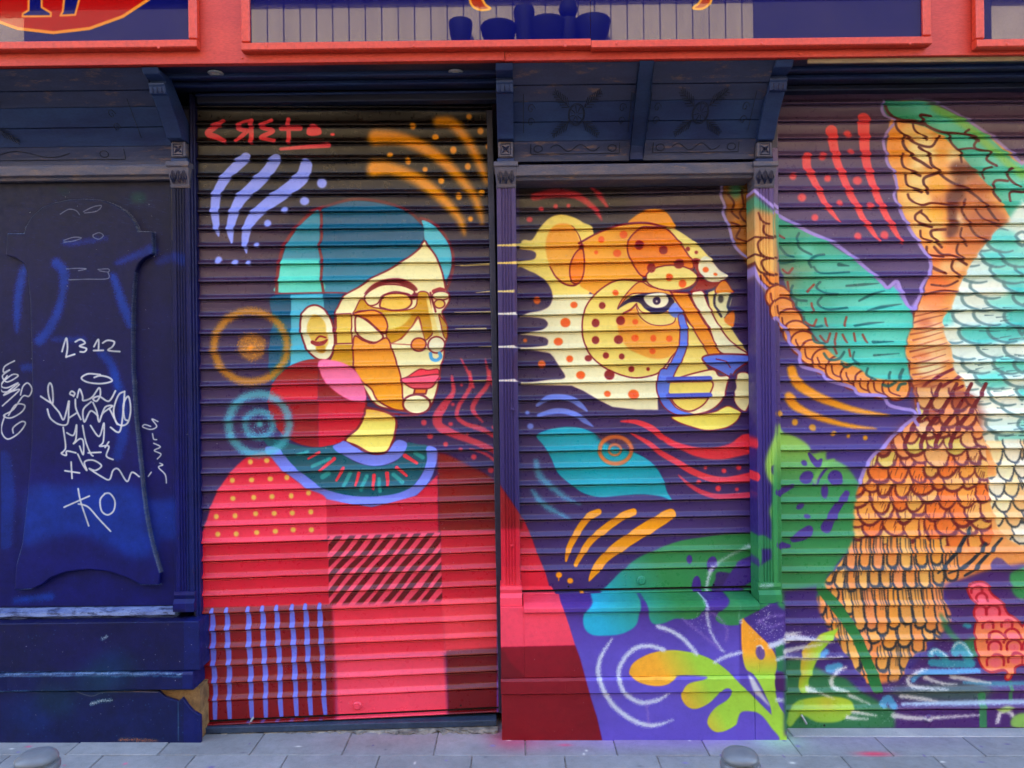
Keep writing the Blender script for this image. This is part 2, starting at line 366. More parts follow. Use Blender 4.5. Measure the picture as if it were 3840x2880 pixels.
    stroke('F', [(1500, 262), (1600, 300), (1680, 380), (1740, 480), (1768, 580), (1765, 680), (1735, 800), (1700, 870)], 24, RO, 4, .8)
    poly('F', [(1510, 280), (1590, 310), (1670, 390), (1730, 480), (1755, 590), (1745, 690), (1710, 780), (1690, 740), (1660, 650), (1620, 570), (1560, 480), (1530, 430), (1525, 340)], (78, 176, 198))
    stroke('F', [(300, 888), (690, 880), (880, 882)], 13, RO, 1.5)
    # ---- face
    poly('F', [(1530, 450), (1560, 490), (1620, 570), (1660, 660), (1690, 760), (1708, 850), (1738, 900), (1735, 950), (1700, 1010), (1680, 1045), (1705, 1120), (1722, 1170), (1716, 1250), (1700, 1310), (1690, 1420), (1665, 1500), (1652, 1600),
               (1630, 1700), (1600, 1790), (1540, 1860), (1450, 1880), (1300, 1850), (1130, 1810), (1010, 1640), (940, 1500), (800, 1310), (790, 1060), (810, 1000), (870, 900), (990, 830), (1110, 750), (1250, 680), (1390, 590), (1490, 510)], CREAM, 1, True, 1, MAR, 14)
    poly('F', [(790, 1310), (932, 1310), (938, 1490), (860, 1480), (745, 1450), (775, 1390)], MUST, 1, False)
    poly('F', [(797, 1060), (925, 1055), (930, 1300), (800, 1302)], (228, 194, 82), 1, False, 1, MAR, 10)
    poly('F', [(1010, 930), (960, 1010), (943, 1060), (1000, 1030), (1150, 1040), (1200, 1080), (1225, 1180), (1212, 1230), (1255, 1300), (1330, 1262), (1420, 1170), (1478, 1078), (1510, 1180), (1530, 1270), (1570, 1250), (1602, 1190), (1585, 1000), (1560, 885), (1480, 880), (1450, 1000), (1300, 1030), (1160, 1010), (1080, 990)], MUST, 1, True, 1, MAR, 9)
    poly('F', [(1180, 1060), (1412, 1050), (1390, 1110), (1320, 1165), (1230, 1182), (1210, 1110)], (226, 204, 100), 2)
    poly('F', [(948, 1055), (1100, 1025), (1190, 1070), (1225, 1160), (1200, 1218), (1140, 1180), (1050, 1100), (980, 1080)], (250, 150, 42), 1, True, 1, MAR, 12)
    poly('F', [(960, 1080), (1020, 1090), (1100, 1150), (1182, 1230), (1170, 1272), (1110, 1292), (1020, 1262), (963, 1200)], CREAM, 1, True, 1, MAR, 14)
    poly('F', [(945, 1250), (1020, 1275), (1110, 1300), (1215, 1255), (1262, 1350), (1300, 1460), (1330, 1560), (1345, 1659), (1350, 1740), (1380, 1840), (1300, 1852), (1180, 1800), (1120, 1740), (1090, 1680), (1000, 1600), (945, 1490)], grad('F', (0, 1300), (252, 154, 52), (0, 1800), (255, 158, 34)), 1, True, 1, MAR, 12)
    poly('F', [(1035, 920), (1080, 860), (1180, 815), (1320, 815), (1440, 860), (1430, 912), (1390, 890), (1280, 872), (1190, 905), (1140, 970), (1080, 987), (1045, 960)], CREAM, 1, True, 1, MAR, 12)
    poly('F', [(1030, 892), (1090, 820), (1190, 775), (1320, 763), (1420, 798), (1472, 850), (1440, 862), (1320, 806), (1200, 806), (1110, 850)], (122, 14, 36), 1.5)
    poly('F', [(1160, 990), (1190, 912), (1280, 885), (1390, 900), (1425, 960), (1380, 1012), (1280, 1027), (1200, 1012)], (238, 194, 84), 1, True, 1, MAR, 14)
    poly('F', [(1405, 930), (1450, 880), (1480, 900), (1450, 935)], MAR, 2)
    poly('F', [(1560, 900), (1640, 1180), (1655, 1245), (1605, 1245), (1590, 1150), (1545, 930)], (240, 214, 128), 1, False)
    poly('F', [(1650, 1060), (1700, 1120), (1722, 1170), (1716, 1255), (1690, 1240), (1668, 1150)], (188, 138, 42), 1, True, 1, MAR, 8)
    poly('F', [(1480, 1085), (1515, 1200), (1532, 1262), (1480, 1268), (1420, 1312), (1250, 1302), (1340, 1262), (1420, 1172)], CREAM, 1, False, 1, (170, 80, 60), 8)
    ell('F', (1483, 1310), 62, 55, (236, 140, 48), 1, 1, MAR, 12); ell('F', (1630, 1312), 70, 68, (248, 232, 196), 1, 1, MAR, 13)
    stroke('F', [(1580, 1385), (1592, 1428), (1632, 1440), (1665, 1412), (1655, 1380)], 28, (70, 160, 222), 1)
    stroke('F', [(1606, 868), (1660, 852), (1705, 858)], [30, 34, 16], (150, 20, 40), 1.5)
    stroke('F', [(1580, 880), (1600, 960), (1625, 1040)], 16, MAR, 1.3)
    ell('F', (1668, 905), 70, 36, CREAM, 1, 1, MAR, 10); ell('F', (1655, 972), 44, 36, (232, 194, 90), 1, 1, MAR, 12)
    poly('F', [(1345, 1612), (1400, 1570), (1490, 1515), (1560, 1522), (1640, 1513), (1652, 1560), (1640, 1605)], (242, 60, 86), 1, True, 1, MAR, 9)
    poly('J', [(1488, 38), (1600, 22), (1742, 8), (1722, 62), (1680, 102), (1580, 106), (1520, 80)], (246, 90, 120), 1, True, 1, MAR, 9)
    poly('J', [(1578, 106), (1662, 106), (1652, 142), (1570, 142)], (226, 126, 42), 1, False, 1, MAR, 12)
    ell('J', (1590, 214), 95, 68, (250, 232, 186), 1, 1, MAR, 14)
    # ear
    poly('F', [(560, 1000), (640, 985), (720, 1040), (770, 1150), (785, 1300), (750, 1412), (680, 1442), (600, 1400), (540, 1320), (500, 1180), (510, 1070)], (248, 234, 196), 1, True, 1, MAR, 15)
    poly('F', [(640, 1065), (700, 1120), (720, 1200), (732, 1290), (690, 1380), (630, 1330), (580, 1250), (555, 1160), (590, 1080)], (226, 192, 88), 1.5)
    ell('F', (675, 1345), 40, 34, MUST, 2); stroke('F', [(600, 1290), (640, 1304), (690, 1295), (722, 1270)], [30, 36, 34, 14], (146, 22, 40), 1); stroke('F', [(628, 1272), (660, 1242), (712, 1252)], 14, (146, 22, 40), 1)
    # earring
    EC = maskof('J', [(905 + 342 * math.cos(t), 205 + 305 * math.sin(t)) for t in np.linspace(0, 6.2832, 25)[:-1]])
    for (x0, y0, x1, y1, c) in [(540, -110, 910, 70, (150, 16, 32)), (540, 70, 910, 185, (200, 34, 50)), (540, 185, 910, 520, (150, 18, 42)), (910, -110, 1260, 185, (142, 18, 40)), (910, 185, 1260, 520, (198, 32, 54))]:
        poly('J', [(x0, y0), (x1, y0), (x1, y1), (x0, y1)], c, 2, False, 1, clip=EC)
    poly('J', [(915, -85), (1000, -92), (1110, -60), (1180, 0), (1225, 90), (1242, 190), (1190, 200), (1100, 170), (1020, 120), (960, 60), (925, 0)], PINK, 1.5, True)
    stroke('J', [(1242, 190), (1230, 300), (1190, 380), (1120, 460)], 12, MAR, 1.3)
    stroke('J', [(1250, 235), (1340, 265), (1430, 278), (1520, 290), (1600, 285)], 14, MAR, 1.2)
    # neck, collar
    poly('J', [(1250, 240), (1430, 290), (1445, 400), (1420, 480), (1380, 545), (1280, 552), (1170, 500), (1095, 462), (1180, 380), (1228, 290)], grad('J', (0, 270), (222, 172, 64), (0, 340), (250, 224, 112)), 1, True, 1, MAR, 16)
    poly('J', [(540, 440), (700, 480), (820, 510), (920, 512), (1020, 500), (1080, 560), (1180, 620), (1300, 642), (1420, 622), (1500, 560), (1522, 482), (1600, 490), (1665, 505), (1660, 610), (1620, 700), (1550, 792), (1430, 842), (1290, 852), (1130, 848), (960, 802), (840, 722), (720, 622), (640, 532), (560, 500)], (14, 88, 108))
    poly('J', [(1010, 512), (1060, 480), (1092, 468), (1170, 512), (1280, 562), (1380, 552), (1430, 482), (1470, 460), (1522, 482), (1510, 540), (1450, 600), (1340, 636), (1230, 630), (1110, 580)], (112, 126, 232))
    poly('J', [(548, 510), (640, 520), (720, 620), (840, 720), (960, 800), (1130, 845), (1300, 850), (1450, 830), (1560, 780), (1630, 690), (1660, 600), (1660, 508), (1722, 515), (1736, 560), (1720, 640), (1680, 740), (1590, 840), (1450, 897), (1280, 924), (1100, 902), (960, 870), (840, 800), (740, 730), (640, 650), (560, 560)], (112, 128, 238))
    for l, wd in [([(920, 545), (840, 590)], 22), ([(1020, 590), (920, 675)], 28), ([(1085, 655), (1035, 740)], 26), ([(1190, 690), (1170, 772)], 26), ([(1295, 705), (1290, 800)], 28), ([(1385, 690), (1392, 772)], 30), ([(1455, 650), (1520, 708)], 28), ([(1510, 570), (1590, 620)], 32)]:
        stroke('J', l, [wd, wd * .7], (224, 60, 78), 1.6)
    for l, wd in [([(990, 590), (870, 642)], 24), ([(1130, 690), (1090, 772)], 26), ([(1245, 710), (1205, 805)], 26), ([(1330, 730), (1336, 815)], 24), ([(1430, 700), (1492, 752)], 28), ([(1580, 550), (1632, 582)], 28), ([(840, 540), (770, 560)], 20), ([(980, 690), (940, 716)], 34)]:
        stroke('J', l, wd, (56, 158, 164), 3, .9)
    # shirt
    poly('J', [(400, 590), (480, 556), (552, 550), (640, 650), (740, 730), (840, 800), (970, 878), (970, 1145), (110, 1165), (125, 1070), (195, 850), (300, 690)], grad('J', (0, 620), (222, 46, 72), (0, 900), (240, 58, 88)), 2, True)
    poly('J', [(965, 870), (1280, 926), (1590, 845), (1735, 700), (1742, 1105), (970, 1145)], (198, 38, 66), 1, False)
    poly('J', [(1735, 545), (1800, 560), (1900, 610), (2060, 690), (2200, 790), (2200, 1095), (1742, 1110)], (126, 14, 34), 4, False)
    rect('J', 80, 1160, 985, 1640, (202, 38, 60)); rect('J', 1758, 1085, 2200, 1640, (198, 40, 60))
    poly('J', [(975, 1120), (1755, 1098), (1768, 1598), (985, 1612)], (230, 74, 104), 1, False)
    HM = maskof('J', [(978, 1125), (1756, 1100), (1768, 1592), (984, 1606)], False)
    for i in range(-6, 11):
        x = 990 + i * 88
        stroke('J', [(x, 1620), (x + 110 + random.uniform(-8, 8), 1490), (x + 215, 1360), (x + 335 + random.uniform(-8, 8), 1230), (x + 445, 1090)], 36, (98, 8, 36), 1, 1, 0, HM)
    yd = (250, 190, 92)
    for row in [[(440, 612), (553, 603)], [(315, 740), (448, 737), (577, 730), (692, 720)], [(320, 865), (464, 858), (590, 852), (722, 847), (842, 826)], [(205, 990), (335, 985), (477, 970), (605, 968), (730, 965), (858, 958)], [(215, 1112), (342, 1110), (484, 1100), (613, 1092), (736, 1082), (862, 1082)]]:
        dots('J', [(x, y, 18) for x, y in row], yd, 2)
    # lower part of the shirt (N)
    poly('N', [(-400, 330), (770, 300), (800, 1330), (-400, 1330)], (124, 18, 36), 2, False)
    poly('N', [(765, 300), (1690, 270), (1705, 700), (785, 745)], (222, 54, 76), 4, False)
    poly('N', [(1670, 260), (2190, 240), (2190, 680), (1700, 700)], (236, 70, 88), 4, False)
    poly('N', [(785, 740), (1700, 690), (1735, 1330), (805, 1330)], (250, 74, 104), 8, False)
    poly('N', [(1715, 685), (2200, 655), (2200, 1400), (1740, 1400)], (112, 16, 36), 3, False)
    for x0, x1 in [(-109, -78), (16, 48), (-232, -198), (70, 100), (190, 222), (308, 346), (430, 470), (545, 592), (660, 708)]:
        if x0 in (16,): continue
        pts = [(x0 + (x1 - x0) * k / 8 + random.uniform(-4, 4), 330 + k * 113 - (x0 - 70) * .05) for k in range(9)]
        stroke('N', pts, [30, 46, 42, 48, 40, 46, 38, 42, 34], (104, 114, 228), 1, 1)
    for k in range(6): stroke('N', [(70 + k * 120, 1262 - k * 4), (90 + k * 120, 1262 - k * 4)], 12, (104, 114, 228), 1.5, .7)
    # rings and ribbons over the background
    ring('S', (940, 1300), 137, 132, 27, (196, 128, 30), 8, .85, 7); ell('S', (945, 1300), 52, 52, (204, 132, 36), 5, .6); spray('S', (945, 1300), 60, 260, (226, 146, 44), (1, 2.4)); ell('S', (942, 1304), 12, 12, (236, 144, 30), 4)
    ring('S', (971, 1590), 113, 112, 30, (78, 178, 198), 9, .75, 8); ring('S', (972, 1592), 52, 48, 24, (70, 166, 190), 7, .7, 8); ell('S', (974, 1590), 12, 12, (80, 180, 200), 4, .9); spray('S', (971, 1590), 75, 160, (84, 186, 204), (1, 2))
    for T, pts, wd in [('J', [(1838, 30), (1842, 130), (1780, 220), (1735, 300), (1745, 362), (1830, 412), (1960, 462), (2100, 522), (2155, 565)], [14, 30, 55, 66, 62, 56, 44, 40, 30]),
                       ('J', [(1958, -10), (1965, 80), (1930, 150), (1880, 230), (1872, 300), (1930, 350), (2050, 390), (2150, 455)], [14, 30, 30, 28, 30, 30, 36, 24]), ('J', [(2092, -10), (2080, 80), (2010, 170), (1978, 250), (2045, 335)], [26, 30, 34, 34, 12]),
                       ('F', [(1835, 1430), (1900, 1560), (1935, 1659)], [12, 24, 24]), ('F', [(2035, 1430), (2070, 1580), (2110, 1659)], [12, 30, 28]), ('F', [(1755, 1570), (1762, 1659)], 14), ('J', [(1960, 520), (2070, 560), (2150, 620)], [10, 20, 20])]:
        stroke(T, pts, wd, CORAL, 4, .85, 2)
    dots('J', [(1640, 340, 20), (1683, 435, 20), (1790, 490, 17), (1895, 525, 15), (1985, 578, 19), (2103, 670, 21), (1840, 215, 13), (1825, 350, 15), (1940, 420, 11), (2120, 372, 13), (1900, 80, 11)], CORAL, 2, .9)

def paint_edges():
    rect('S', -9, 600, 4, 2290, V((17, 21, 54), 700, (14, 34, 98), 1900)); rect('S', -9, 2280, 4, 2800, (12, 34, 78))
    poly('S', [(700, 300), (737, 300), (758, 2290), (759, 2820), (690, 2820), (690, 2285), (718, 2285)], V((24, 30, 66), 700, (18, 38, 96), 2000), 1, False)
    poly('S', [(1855, 560), (1945, 560), (1962, 2300), (1875, 2300)], V((74, 60, 104), 800, (54, 46, 104), 1900), 1, False)
    poly('S', [(1873, 2200), (1960, 2200), (1960, 2800), (1880, 2800)], (250, 74, 104), 1, False)

def paint_centre():
    # ---- left pilaster: whisker ticks, red sleeve
    for y, c in [(485, (240, 208, 116)), (632, (240, 206, 110)), (867, (236, 214, 140)), (1053, (238, 236, 226)), (1327, (238, 236, 226)), (1607, (232, 226, 226))]:
        stroke('G', [(120, y + 2), (230, y), (345, y - 3)], [12, 18, 30], c, 1.2, .92)
    poly('K', [(150, 900), (190, 960), (280, 1090), (355, 1205), (372, 1310), (150, 1310)], (138, 18, 40), 1.5, False)
    poly('K', [(150, 1290), (372, 1290), (385, 1659), (150, 1659)], (196, 40, 62), 4, False)
    poly('O', [(150, -10), (378, -10), (395, 330), (150, 330)], grad('O', (0, 60), (206, 46, 66), (0, 240), (240, 74, 100)), 1, False)
    # ---- sleeve on the centre shutter
    poly('K', [(355, 1195), (420, 1340), (470, 1480), (545, 1659), (600, 1860), (340, 1860)], grad('K', (0, 1250), (190, 34, 56), (0, 1600), (214, 46, 70)), 1.5, False)
    # ---- ribbons
    for pts, wd in [([(450, 85), (600, 52), (760, 62), (850, 100), (930, 160), (980, 220), (1012, 275)], [60, 74, 60, 52, 46, 34, 8]), ([(925, 0), (990, 70), (1055, 160)], [20, 46, 20])]:
        stroke('G', pts, wd, (206, 62, 74), 6, .9, 2)
    dots('G', [(735, 155, 17), (628, 160, 20), (508, 185, 22), (412, 270, 25)], (206, 64, 76), 2)
    # ---- wing tip at the right edge of the shutter
    poly('G', [(2030, -60), (2110, -90), (2270, -10), (2270, 640), (2150, 540), (2090, 410), (2050, 280), (2040, 150), (2020, 60)], (150, 92, 46), 4)
    for c, r in [((2150, 60), 60), ((2130, 150), 40), ((2140, 300), 50), ((2190, 480), 55)]: ell('G', c, r * .8, r, (220, 140, 60), 8, .8)
    ell('G', (2125, 30), 60, 70, (72, 148, 122), 10, .9)
    for l in ([(2060, 60), (2110, 130), (2090, 200), (2150, 260)], [(2090, 300), (2160, 340), (2130, 420), (2212, 460)], [(2170, 30), (2190, 150), (2160, 220), (2212, 300)]): stroke('G', l, 18, (92, 40, 28), 1.5)
    stroke('G', [(2120, -100), (2030, -60), (2000, 60), (2030, 150), (2018, 210), (2050, 290), (2080, 370), (2100, 460), (2150, 530), (2230, 600)], 24, (152, 136, 204), 2)
    # ---- big cat: ear, head, cheek
    poly('G', [(335, 478), (430, 440), (490, 350), (560, 270), (640, 232), (740, 238), (850, 290), (945, 395), (900, 900), (600, 905), (335, 905)], (243, 212, 106), 1.5)
    rect('G', 330, 470, 700, 906, (243, 212, 106))
    poly('G', [(330, 905), (930, 890), (1500, 1100), (1700, 1400), (1560, 1600), (1490, 1638), (1475, 1738), (1480, 1852), (1300, 1850), (1100, 1828), (980, 1768), (860, 1695), (760, 1653), (340, 1643)], (250, 232, 192), 1.5, False)
    for l in ([(300, 525), (400, 525), (452, 538), (466, 568), (445, 600), (380, 612), (300, 612)], [(300, 690), (420, 702), (520, 760), (582, 832), (602, 912), (580, 982), (520, 1022), (420, 1042), (300, 1047)],
              [(300, 1090), (500, 1090), (556, 1118), (560, 1150), (520, 1184), (450, 1200), (300, 1218)], [(300, 1235), (500, 1243), (556, 1262), (564, 1292), (530, 1320), (300, 1328)], [(300, 1368), (540, 1374), (600, 1402), (650, 1480), (704, 1562), (690, 1592), (600, 1600), (300, 1606)]):
        poly('G', l, (62, 45, 86), 1.5)
    poly('K', [(340, 98), (760, 105), (840, 140), (980, 222), (1100, 282), (1300, 306), (1480, 308), (1480, 340), (340, 340)], (62, 45, 88), 1.5, False)
    poly('G', [(1230, 300), (1340, 210), (1440, 188), (1540, 205), (1600, 280), (1618, 350), (1540, 330), (1400, 310)], (248, 148, 24), 2)
    poly('G', [(945, 400), (1060, 350), (1230, 315), (1400, 305), (1500, 330), (1450, 700), (1350, 745), (1340, 785), (1150, 775), (1040, 825), (960, 892), (900, 862), (830, 812), (860, 700), (865, 560), (850, 480)], (255, 160, 50), 1)
    poly('G', [(690, 300), (760, 320), (810, 400), (835, 480), (855, 530), (850, 700), (800, 812), (720, 812), (640, 760), (590, 680), (560, 600), (545, 500), (560, 400), (620, 320)], grad('G', (0, 420), (255, 158, 50), (0, 800), (252, 178, 70)), 2)
    stroke('G', [(580, 660), (640, 760), (720, 812), (800, 810), (850, 730), (865, 600), (850, 500), (820, 400), (760, 320)], [10, 14, 14, 16, 14, 12, 12, 8, 4], MAR, 1.3)
    poly('G', [(850, 512), (865, 600), (860, 720), (820, 800), (760, 785), (745, 690), (760, 612), (800, 540)], (255, 128, 8), 1.5, True, 1, MAR, 12)
    stroke('G', [(820, 470), (945, 398), (1060, 350), (1230, 305), (1400, 302), (1540, 345)], [20, 14, 14, 18, 22, 14], MAR, 1.4); ell('G', (842, 498), 20, 22, MAR, 2)
    poly('G', [(1545, 345), (1620, 350), (1720, 410), (1820, 490), (1885, 560), (1930, 620), (1830, 640), (1770, 640), (1720, 560), (1650, 450)], (244, 218, 122), 1)
    poly('G', [(1330, 345), (1430, 338), (1545, 345), (1650, 450), (1740, 580), (1775, 645), (1750, 680), (1600, 660), (1500, 670), (1420, 710), (1350, 745), (1270, 640), (1228, 540), (1235, 440)], (255, 128, 4), 1, True, 1, MAR, 13)
    # lower face
    poly('G', [(1340, 782), (1150, 775), (1030, 830), (930, 920), (870, 1020), (848, 1150), (860, 1270), (920, 1400), (1050, 1510), (1250, 1582), (1400, 1572), (1500, 1530), (1600, 1400), (1700, 1280), (1720, 1150), (1640, 900), (1500, 800)], (240, 214, 112), 1, True, 1, MAR, 12)
    poly('G', [(1320, 790), (1420, 830), (1560, 860), (1600, 900), (1380, 885), (1240, 900), (1145, 1015), (1190, 920)], (255, 160, 62), 1.5, True, 1, MAR, 9)
    poly('G', [(1150, 1100), (1210, 1030), (1290, 1000), (1320, 1080), (1400, 1140), (1520, 1152), (1640, 1110), (1668, 1180), (1662, 1280), (1620, 1372), (1540, 1422), (1440, 1427), (1330, 1392), (1220, 1332), (1150, 1210)], (255, 164, 60), 2)
    stroke('G', [(1190, 1050), (1250, 1020), (1300, 970)], 14, MAR, 1.4)
    poly('G', [(1300, 970), (1340, 1040), (1450, 1050), (1560, 1040), (1622, 1082), (1600, 1132), (1500, 1152), (1400, 1132), (1320, 1062)], (240, 214, 124), 1, True, 1, MAR, 8)
    poly('G', [(1580, 875), (1725, 882), (1790, 1000), (1880, 1150), (1950, 1280), (2005, 1372), (1980, 1402), (1900, 1402), (1830, 1282), (1760, 1162), (1680, 1022)], (255, 148, 42), 1, False, 1, MAR, 12)
    poly('G', [(1690, 1080), (1760, 1170), (1830, 1290), (1900, 1405), (1850, 1440), (1900, 1522), (1912, 1680), (1500, 1680), (1600, 1500), (1690, 1380)], (240, 214, 114), 1, False)
    poly('G', [(1890, 880), (1960, 850), (1960, 960), (2010, 1060), (2080, 1160), (2150, 1270), (2230, 1390), (2100, 1310), (1990, 1165), (1910, 1000)], (238, 218, 132), 1, False)
    poly('G', [(1752, 890), (1800, 862), (1850, 870), (1900, 990), (1990, 1160), (2100, 1300), (2230, 1395), (2000, 1375), (1900, 1165), (1800, 1005)], (250, 232, 192), 1, True, 1, MAR, 11)
    poly('G', [(1765, 605), (1830, 615), (1830, 720), (1890, 785), (2000, 790), (1920, 845), (1800, 868), (1740, 875), (1800, 800), (1812, 740)], (146, 24, 26), 1.5)
    ell('G', (1590, 755), 215, 106, (244, 216, 122), 1.2, 1, MAR, 12)
    poly('G', [(1830, 600), (1880, 575), (1930, 620), (1990, 690), (2055, 740), (1990, 785), (1900, 782), (1840, 730), (1813, 670)], (250, 234, 202), 1.2)
    # eye
    poly('G', [(1145, 1012), (1200, 950), (1280, 905), (1380, 883), (1480, 876), (1545, 888), (1595, 920), (1615, 960), (1572, 1012), (1510, 1050), (1430, 1050), (1370, 1012), (1320, 960), (1240, 962)], (46, 30, 70), 1)
    poly('G', [(1362, 912), (1450, 884), (1530, 888), (1567, 940), (1532, 992), (1450, 1003), (1388, 972)], (250, 234, 204), 1)
    ell('G', (1468, 945), 33, 34, (52, 34, 74), 1); ell('G', (1468, 950), 8, 9, (220, 205, 190), 1)
    poly('G', [(1575, 1005), (1620, 960), (1665, 1010), (1685, 1062), (1620, 1085), (1565, 1042)], (112, 136, 236), 1.2)
    stroke('G', [(1672, 1080), (1692, 1180), (1690, 1290), (1660, 1390), (1600, 1500), (1550, 1600), (1512, 1659)], [60, 76, 78, 82, 86, 92, 96], MAR, 1.3)
    stroke('G', [(1672, 1080), (1692, 1180), (1690, 1290), (1660, 1390), (1600, 1500), (1550, 1600), (1512, 1659)], [46, 58, 60, 64, 66, 72, 76], BLUE, 1.2)
    # right eye
    poly('G', [(1955, 885), (1985, 800), (2040, 778), (2092, 850), (2095, 880)], (240, 138, 42), 1, True, 1, MAR, 9)
    poly('G', [(1955, 895), (2085, 888), (2072, 1000), (2022, 1085), (1972, 1010)], (224, 222, 172), 1); stroke('G', [(1950, 895), (1950, 985), (2005, 1075)], 20, (60, 50, 76), 1.4); ell('G', (2000, 930), 24, 34, (70, 66, 66), 2); stroke('G', [(2085, 900), (2060, 990), (2075, 1050)], 26, (46, 50, 80), 2)
    poly('G', [(2028, 1100), (2100, 1028), (2118, 1090), (2092, 1165)], (240, 130, 42), 1.2)
    # nose, muzzle
    poly('K', [(1905, -30), (1985, 20), (2062, 20), (2052, 100), (2012, 222), (1900, 312), (1700, 345), (1560, 290), (1520, 100)], (248, 226, 172), 1, True, 1, MAR, 12)
    poly('K', [(1560, 60), (1912, 60), (1905, 180), (1850, 265), (1740, 314), (1640, 275), (1580, 190)], (240, 214, 106), 1, True, 1, MAR, 11)
    stroke('K', [(1530, 0), (1508, 90), (1520, 185), (1562, 262), (1640, 322), (1790, 347)], [92, 96, 90, 84, 60, 8], MAR, 1.2); stroke('K', [(1530, 0), (1510, 90), (1522, 185), (1564, 262), (1640, 320), (1780, 345)], [74, 78, 72, 64, 42, 4], BLUE, 1.2)
    stroke('G', [(1672, 1080), (1692, 1180), (1690, 1290), (1660, 1390), (1600, 1500), (1550, 1600), (1530, 1700)], [46, 58, 60, 64, 66, 72, 76], BLUE, 1.2)
    for y in (46, 184): stroke('K', [(1560, y + 4), (1740, y), (1905, y - 4)], 40, (76, 82, 186), 1.2); stroke('K', [(1560, y + 28), (1905, y + 20)], 8, MAR, 1.2)
    poly('K', [(2130, 20), (2190, -10), (2240, 20), (2262, 150), (2240, 250), (2195, 315), (2130, 262), (2108, 180)], (248, 226, 172), 1, True, 1, MAR, 8)
    poly('K', [(2070, 60), (2100, 20), (2132, 110), (2104, 190), (2140, 290), (2165, 315), (2060, 272), (1945, 330), (2020, 232), (2062, 140)], (58, 36, 82), 1.2)
    poly('G', [(1845, 1430), (1880, 1400), (2000, 1388), (2150, 1390), (2245, 1400), (2240, 1440), (2130, 1522), (2082, 1575), (1990, 1532), (1880, 1475)], (92, 116, 224), 1, True, 1, MAR, 14)
    stroke('G', [(1960, 1430), (2040, 1452), (2080, 1500)], 9, MAR, 1); stroke('G', [(2085, 1560), (2080, 1659)], 26, (70, 40, 90), 1.4)
    poly('K', [(1590, 362), (1700, 352), (1850, 337), (1960, 312), (2050, 272), (2110, 288), (2165, 330), (2130, 400), (2040, 452), (1880, 472), (1750, 442), (1640, 402)], (248, 224, 102), 1, True, 1, MAR, 9)
    dots('G', [(780, 980, 28), (709, 1127, 40), (650, 1285, 35), (745, 1428, 28), (836, 1563, 35), (1193, 395, 33), (1007, 438, 28), (965, 543, 17), (1140, 550, 33), (1125, 880, 26), (1290, 1120, 24), (1288, 1255, 30), (1440, 1257, 27), (1573, 1260, 27), (1433, 1365, 25), (1875, 687, 24), (1953, 727, 15), (1570, 750, 30), (1682, 803, 33)], DOTO, 1.4)
    dots('G', [(473, 943, 30), (375, 1275, 17), (512, 1473, 33)], (224, 98, 30), 1.6)
    dots('K', [(1058, 170, 26), (1275, 175, 42)], DOTO, 1.4)
    dots('G', [(1322, 482, 38), (1523, 523, 36), (1423, 672, 38), (1652, 640, 40), (1727, 515, 18), (1797, 543, 14), (1015, 985, 28), (960, 1130, 34), (1168, 1110, 37), (960, 1272, 32), (1150, 1268, 37), (900, 1423, 28), (1046, 1400, 26), (1177, 1408, 24), (1258, 1513, 25), (1397, 1513, 15), (1075, 1560, 42)], DOTR, 1.4)
    # ---- below the cat
    for pts, wd in [([(475, 265), (560, 207), (660, 195), (760, 215), (830, 260), (888, 312)], [26, 48, 46, 52, 46, 14]), ([(485, 348), (600, 317), (700, 315), (800, 345), (870, 395), (940, 442)], [26, 46, 46, 44, 42, 8])]:
        stroke('K', pts, wd, (110, 130, 226), 3, .95)
    dots('K', [(393, 327, 18), (418, 440, 26)], (112, 132, 228), 2)
    stroke('K', [(1170, 398), (1300, 405), (1420, 455), (1510, 530)], [12, 40, 56, 50], (226, 56, 72), 2)
    poly('K', [(1490, 520), (1540, 520), (1640, 572), (1800, 612), (1950, 612), (2080, 580), (2150, 530), (2200, 505), (2290, 520), (2290, 640), (2100, 702), (1950, 717), (1800, 692), (1680, 640), (1560, 592)], (226, 54, 70), 2)
    stroke('K', [(1255, 498), (1400, 580), (1500, 660), (1640, 740), (1760, 812), (1900, 868), (2050, 886), (2280, 860)], [14, 42, 46, 52, 54, 54, 50, 90], (222, 58, 74), 3)
    stroke('K', [(1650, 845), (1730, 920), (1850, 990), (2000, 1022), (2280, 1005)], [8, 30, 40, 40, 44], (206, 58, 82), 3, .95)
    dots('K', [(1873, 785, 15), (2027, 810, 20), (2150, 783, 22), (1812, 900, 20), (1980, 957, 24), (2136, 965, 16)], (226, 62, 78), 2)
    poly('K', [(468, 518), (560, 470), (700, 446), (830, 453), (940, 493), (1010, 545), (1130, 600), (1290, 662), (1400, 722), (1470, 792), (1522, 882), (1552, 980), (1585, 1048), (1500, 1022), (1350, 1005), (1180, 1015), (1000, 1028), (870, 1000), (780, 942), (650, 832), (590, 702), (530, 602)], (0, 158, 184), 1.2)
    poly('K', [(960, 520), (1100, 520), (1270, 560), (1280, 650), (1180, 620), (1080, 600), (1000, 560)], (80, 50, 76), 6, True, .9)
    ring('K', (1125, 638), 132, 112, 34, (216, 108, 52), 5, .92); ring('K', (1120, 636), 50, 44, 22, (206, 110, 62), 4, .9); ell('K', (1122, 634), 8, 8, (216, 108, 52), 2)
    stroke('K', [(465, 730), (495, 850), (575, 925), (680, 1012), (830, 1092)], [40, 56, 50, 42, 6], (82, 172, 204), 9, .7, 6); stroke('K', [(435, 975), (500, 1060), (590, 1130), (750, 1210)], [24, 50, 44, 6], (82, 172, 204), 9, .75, 6)
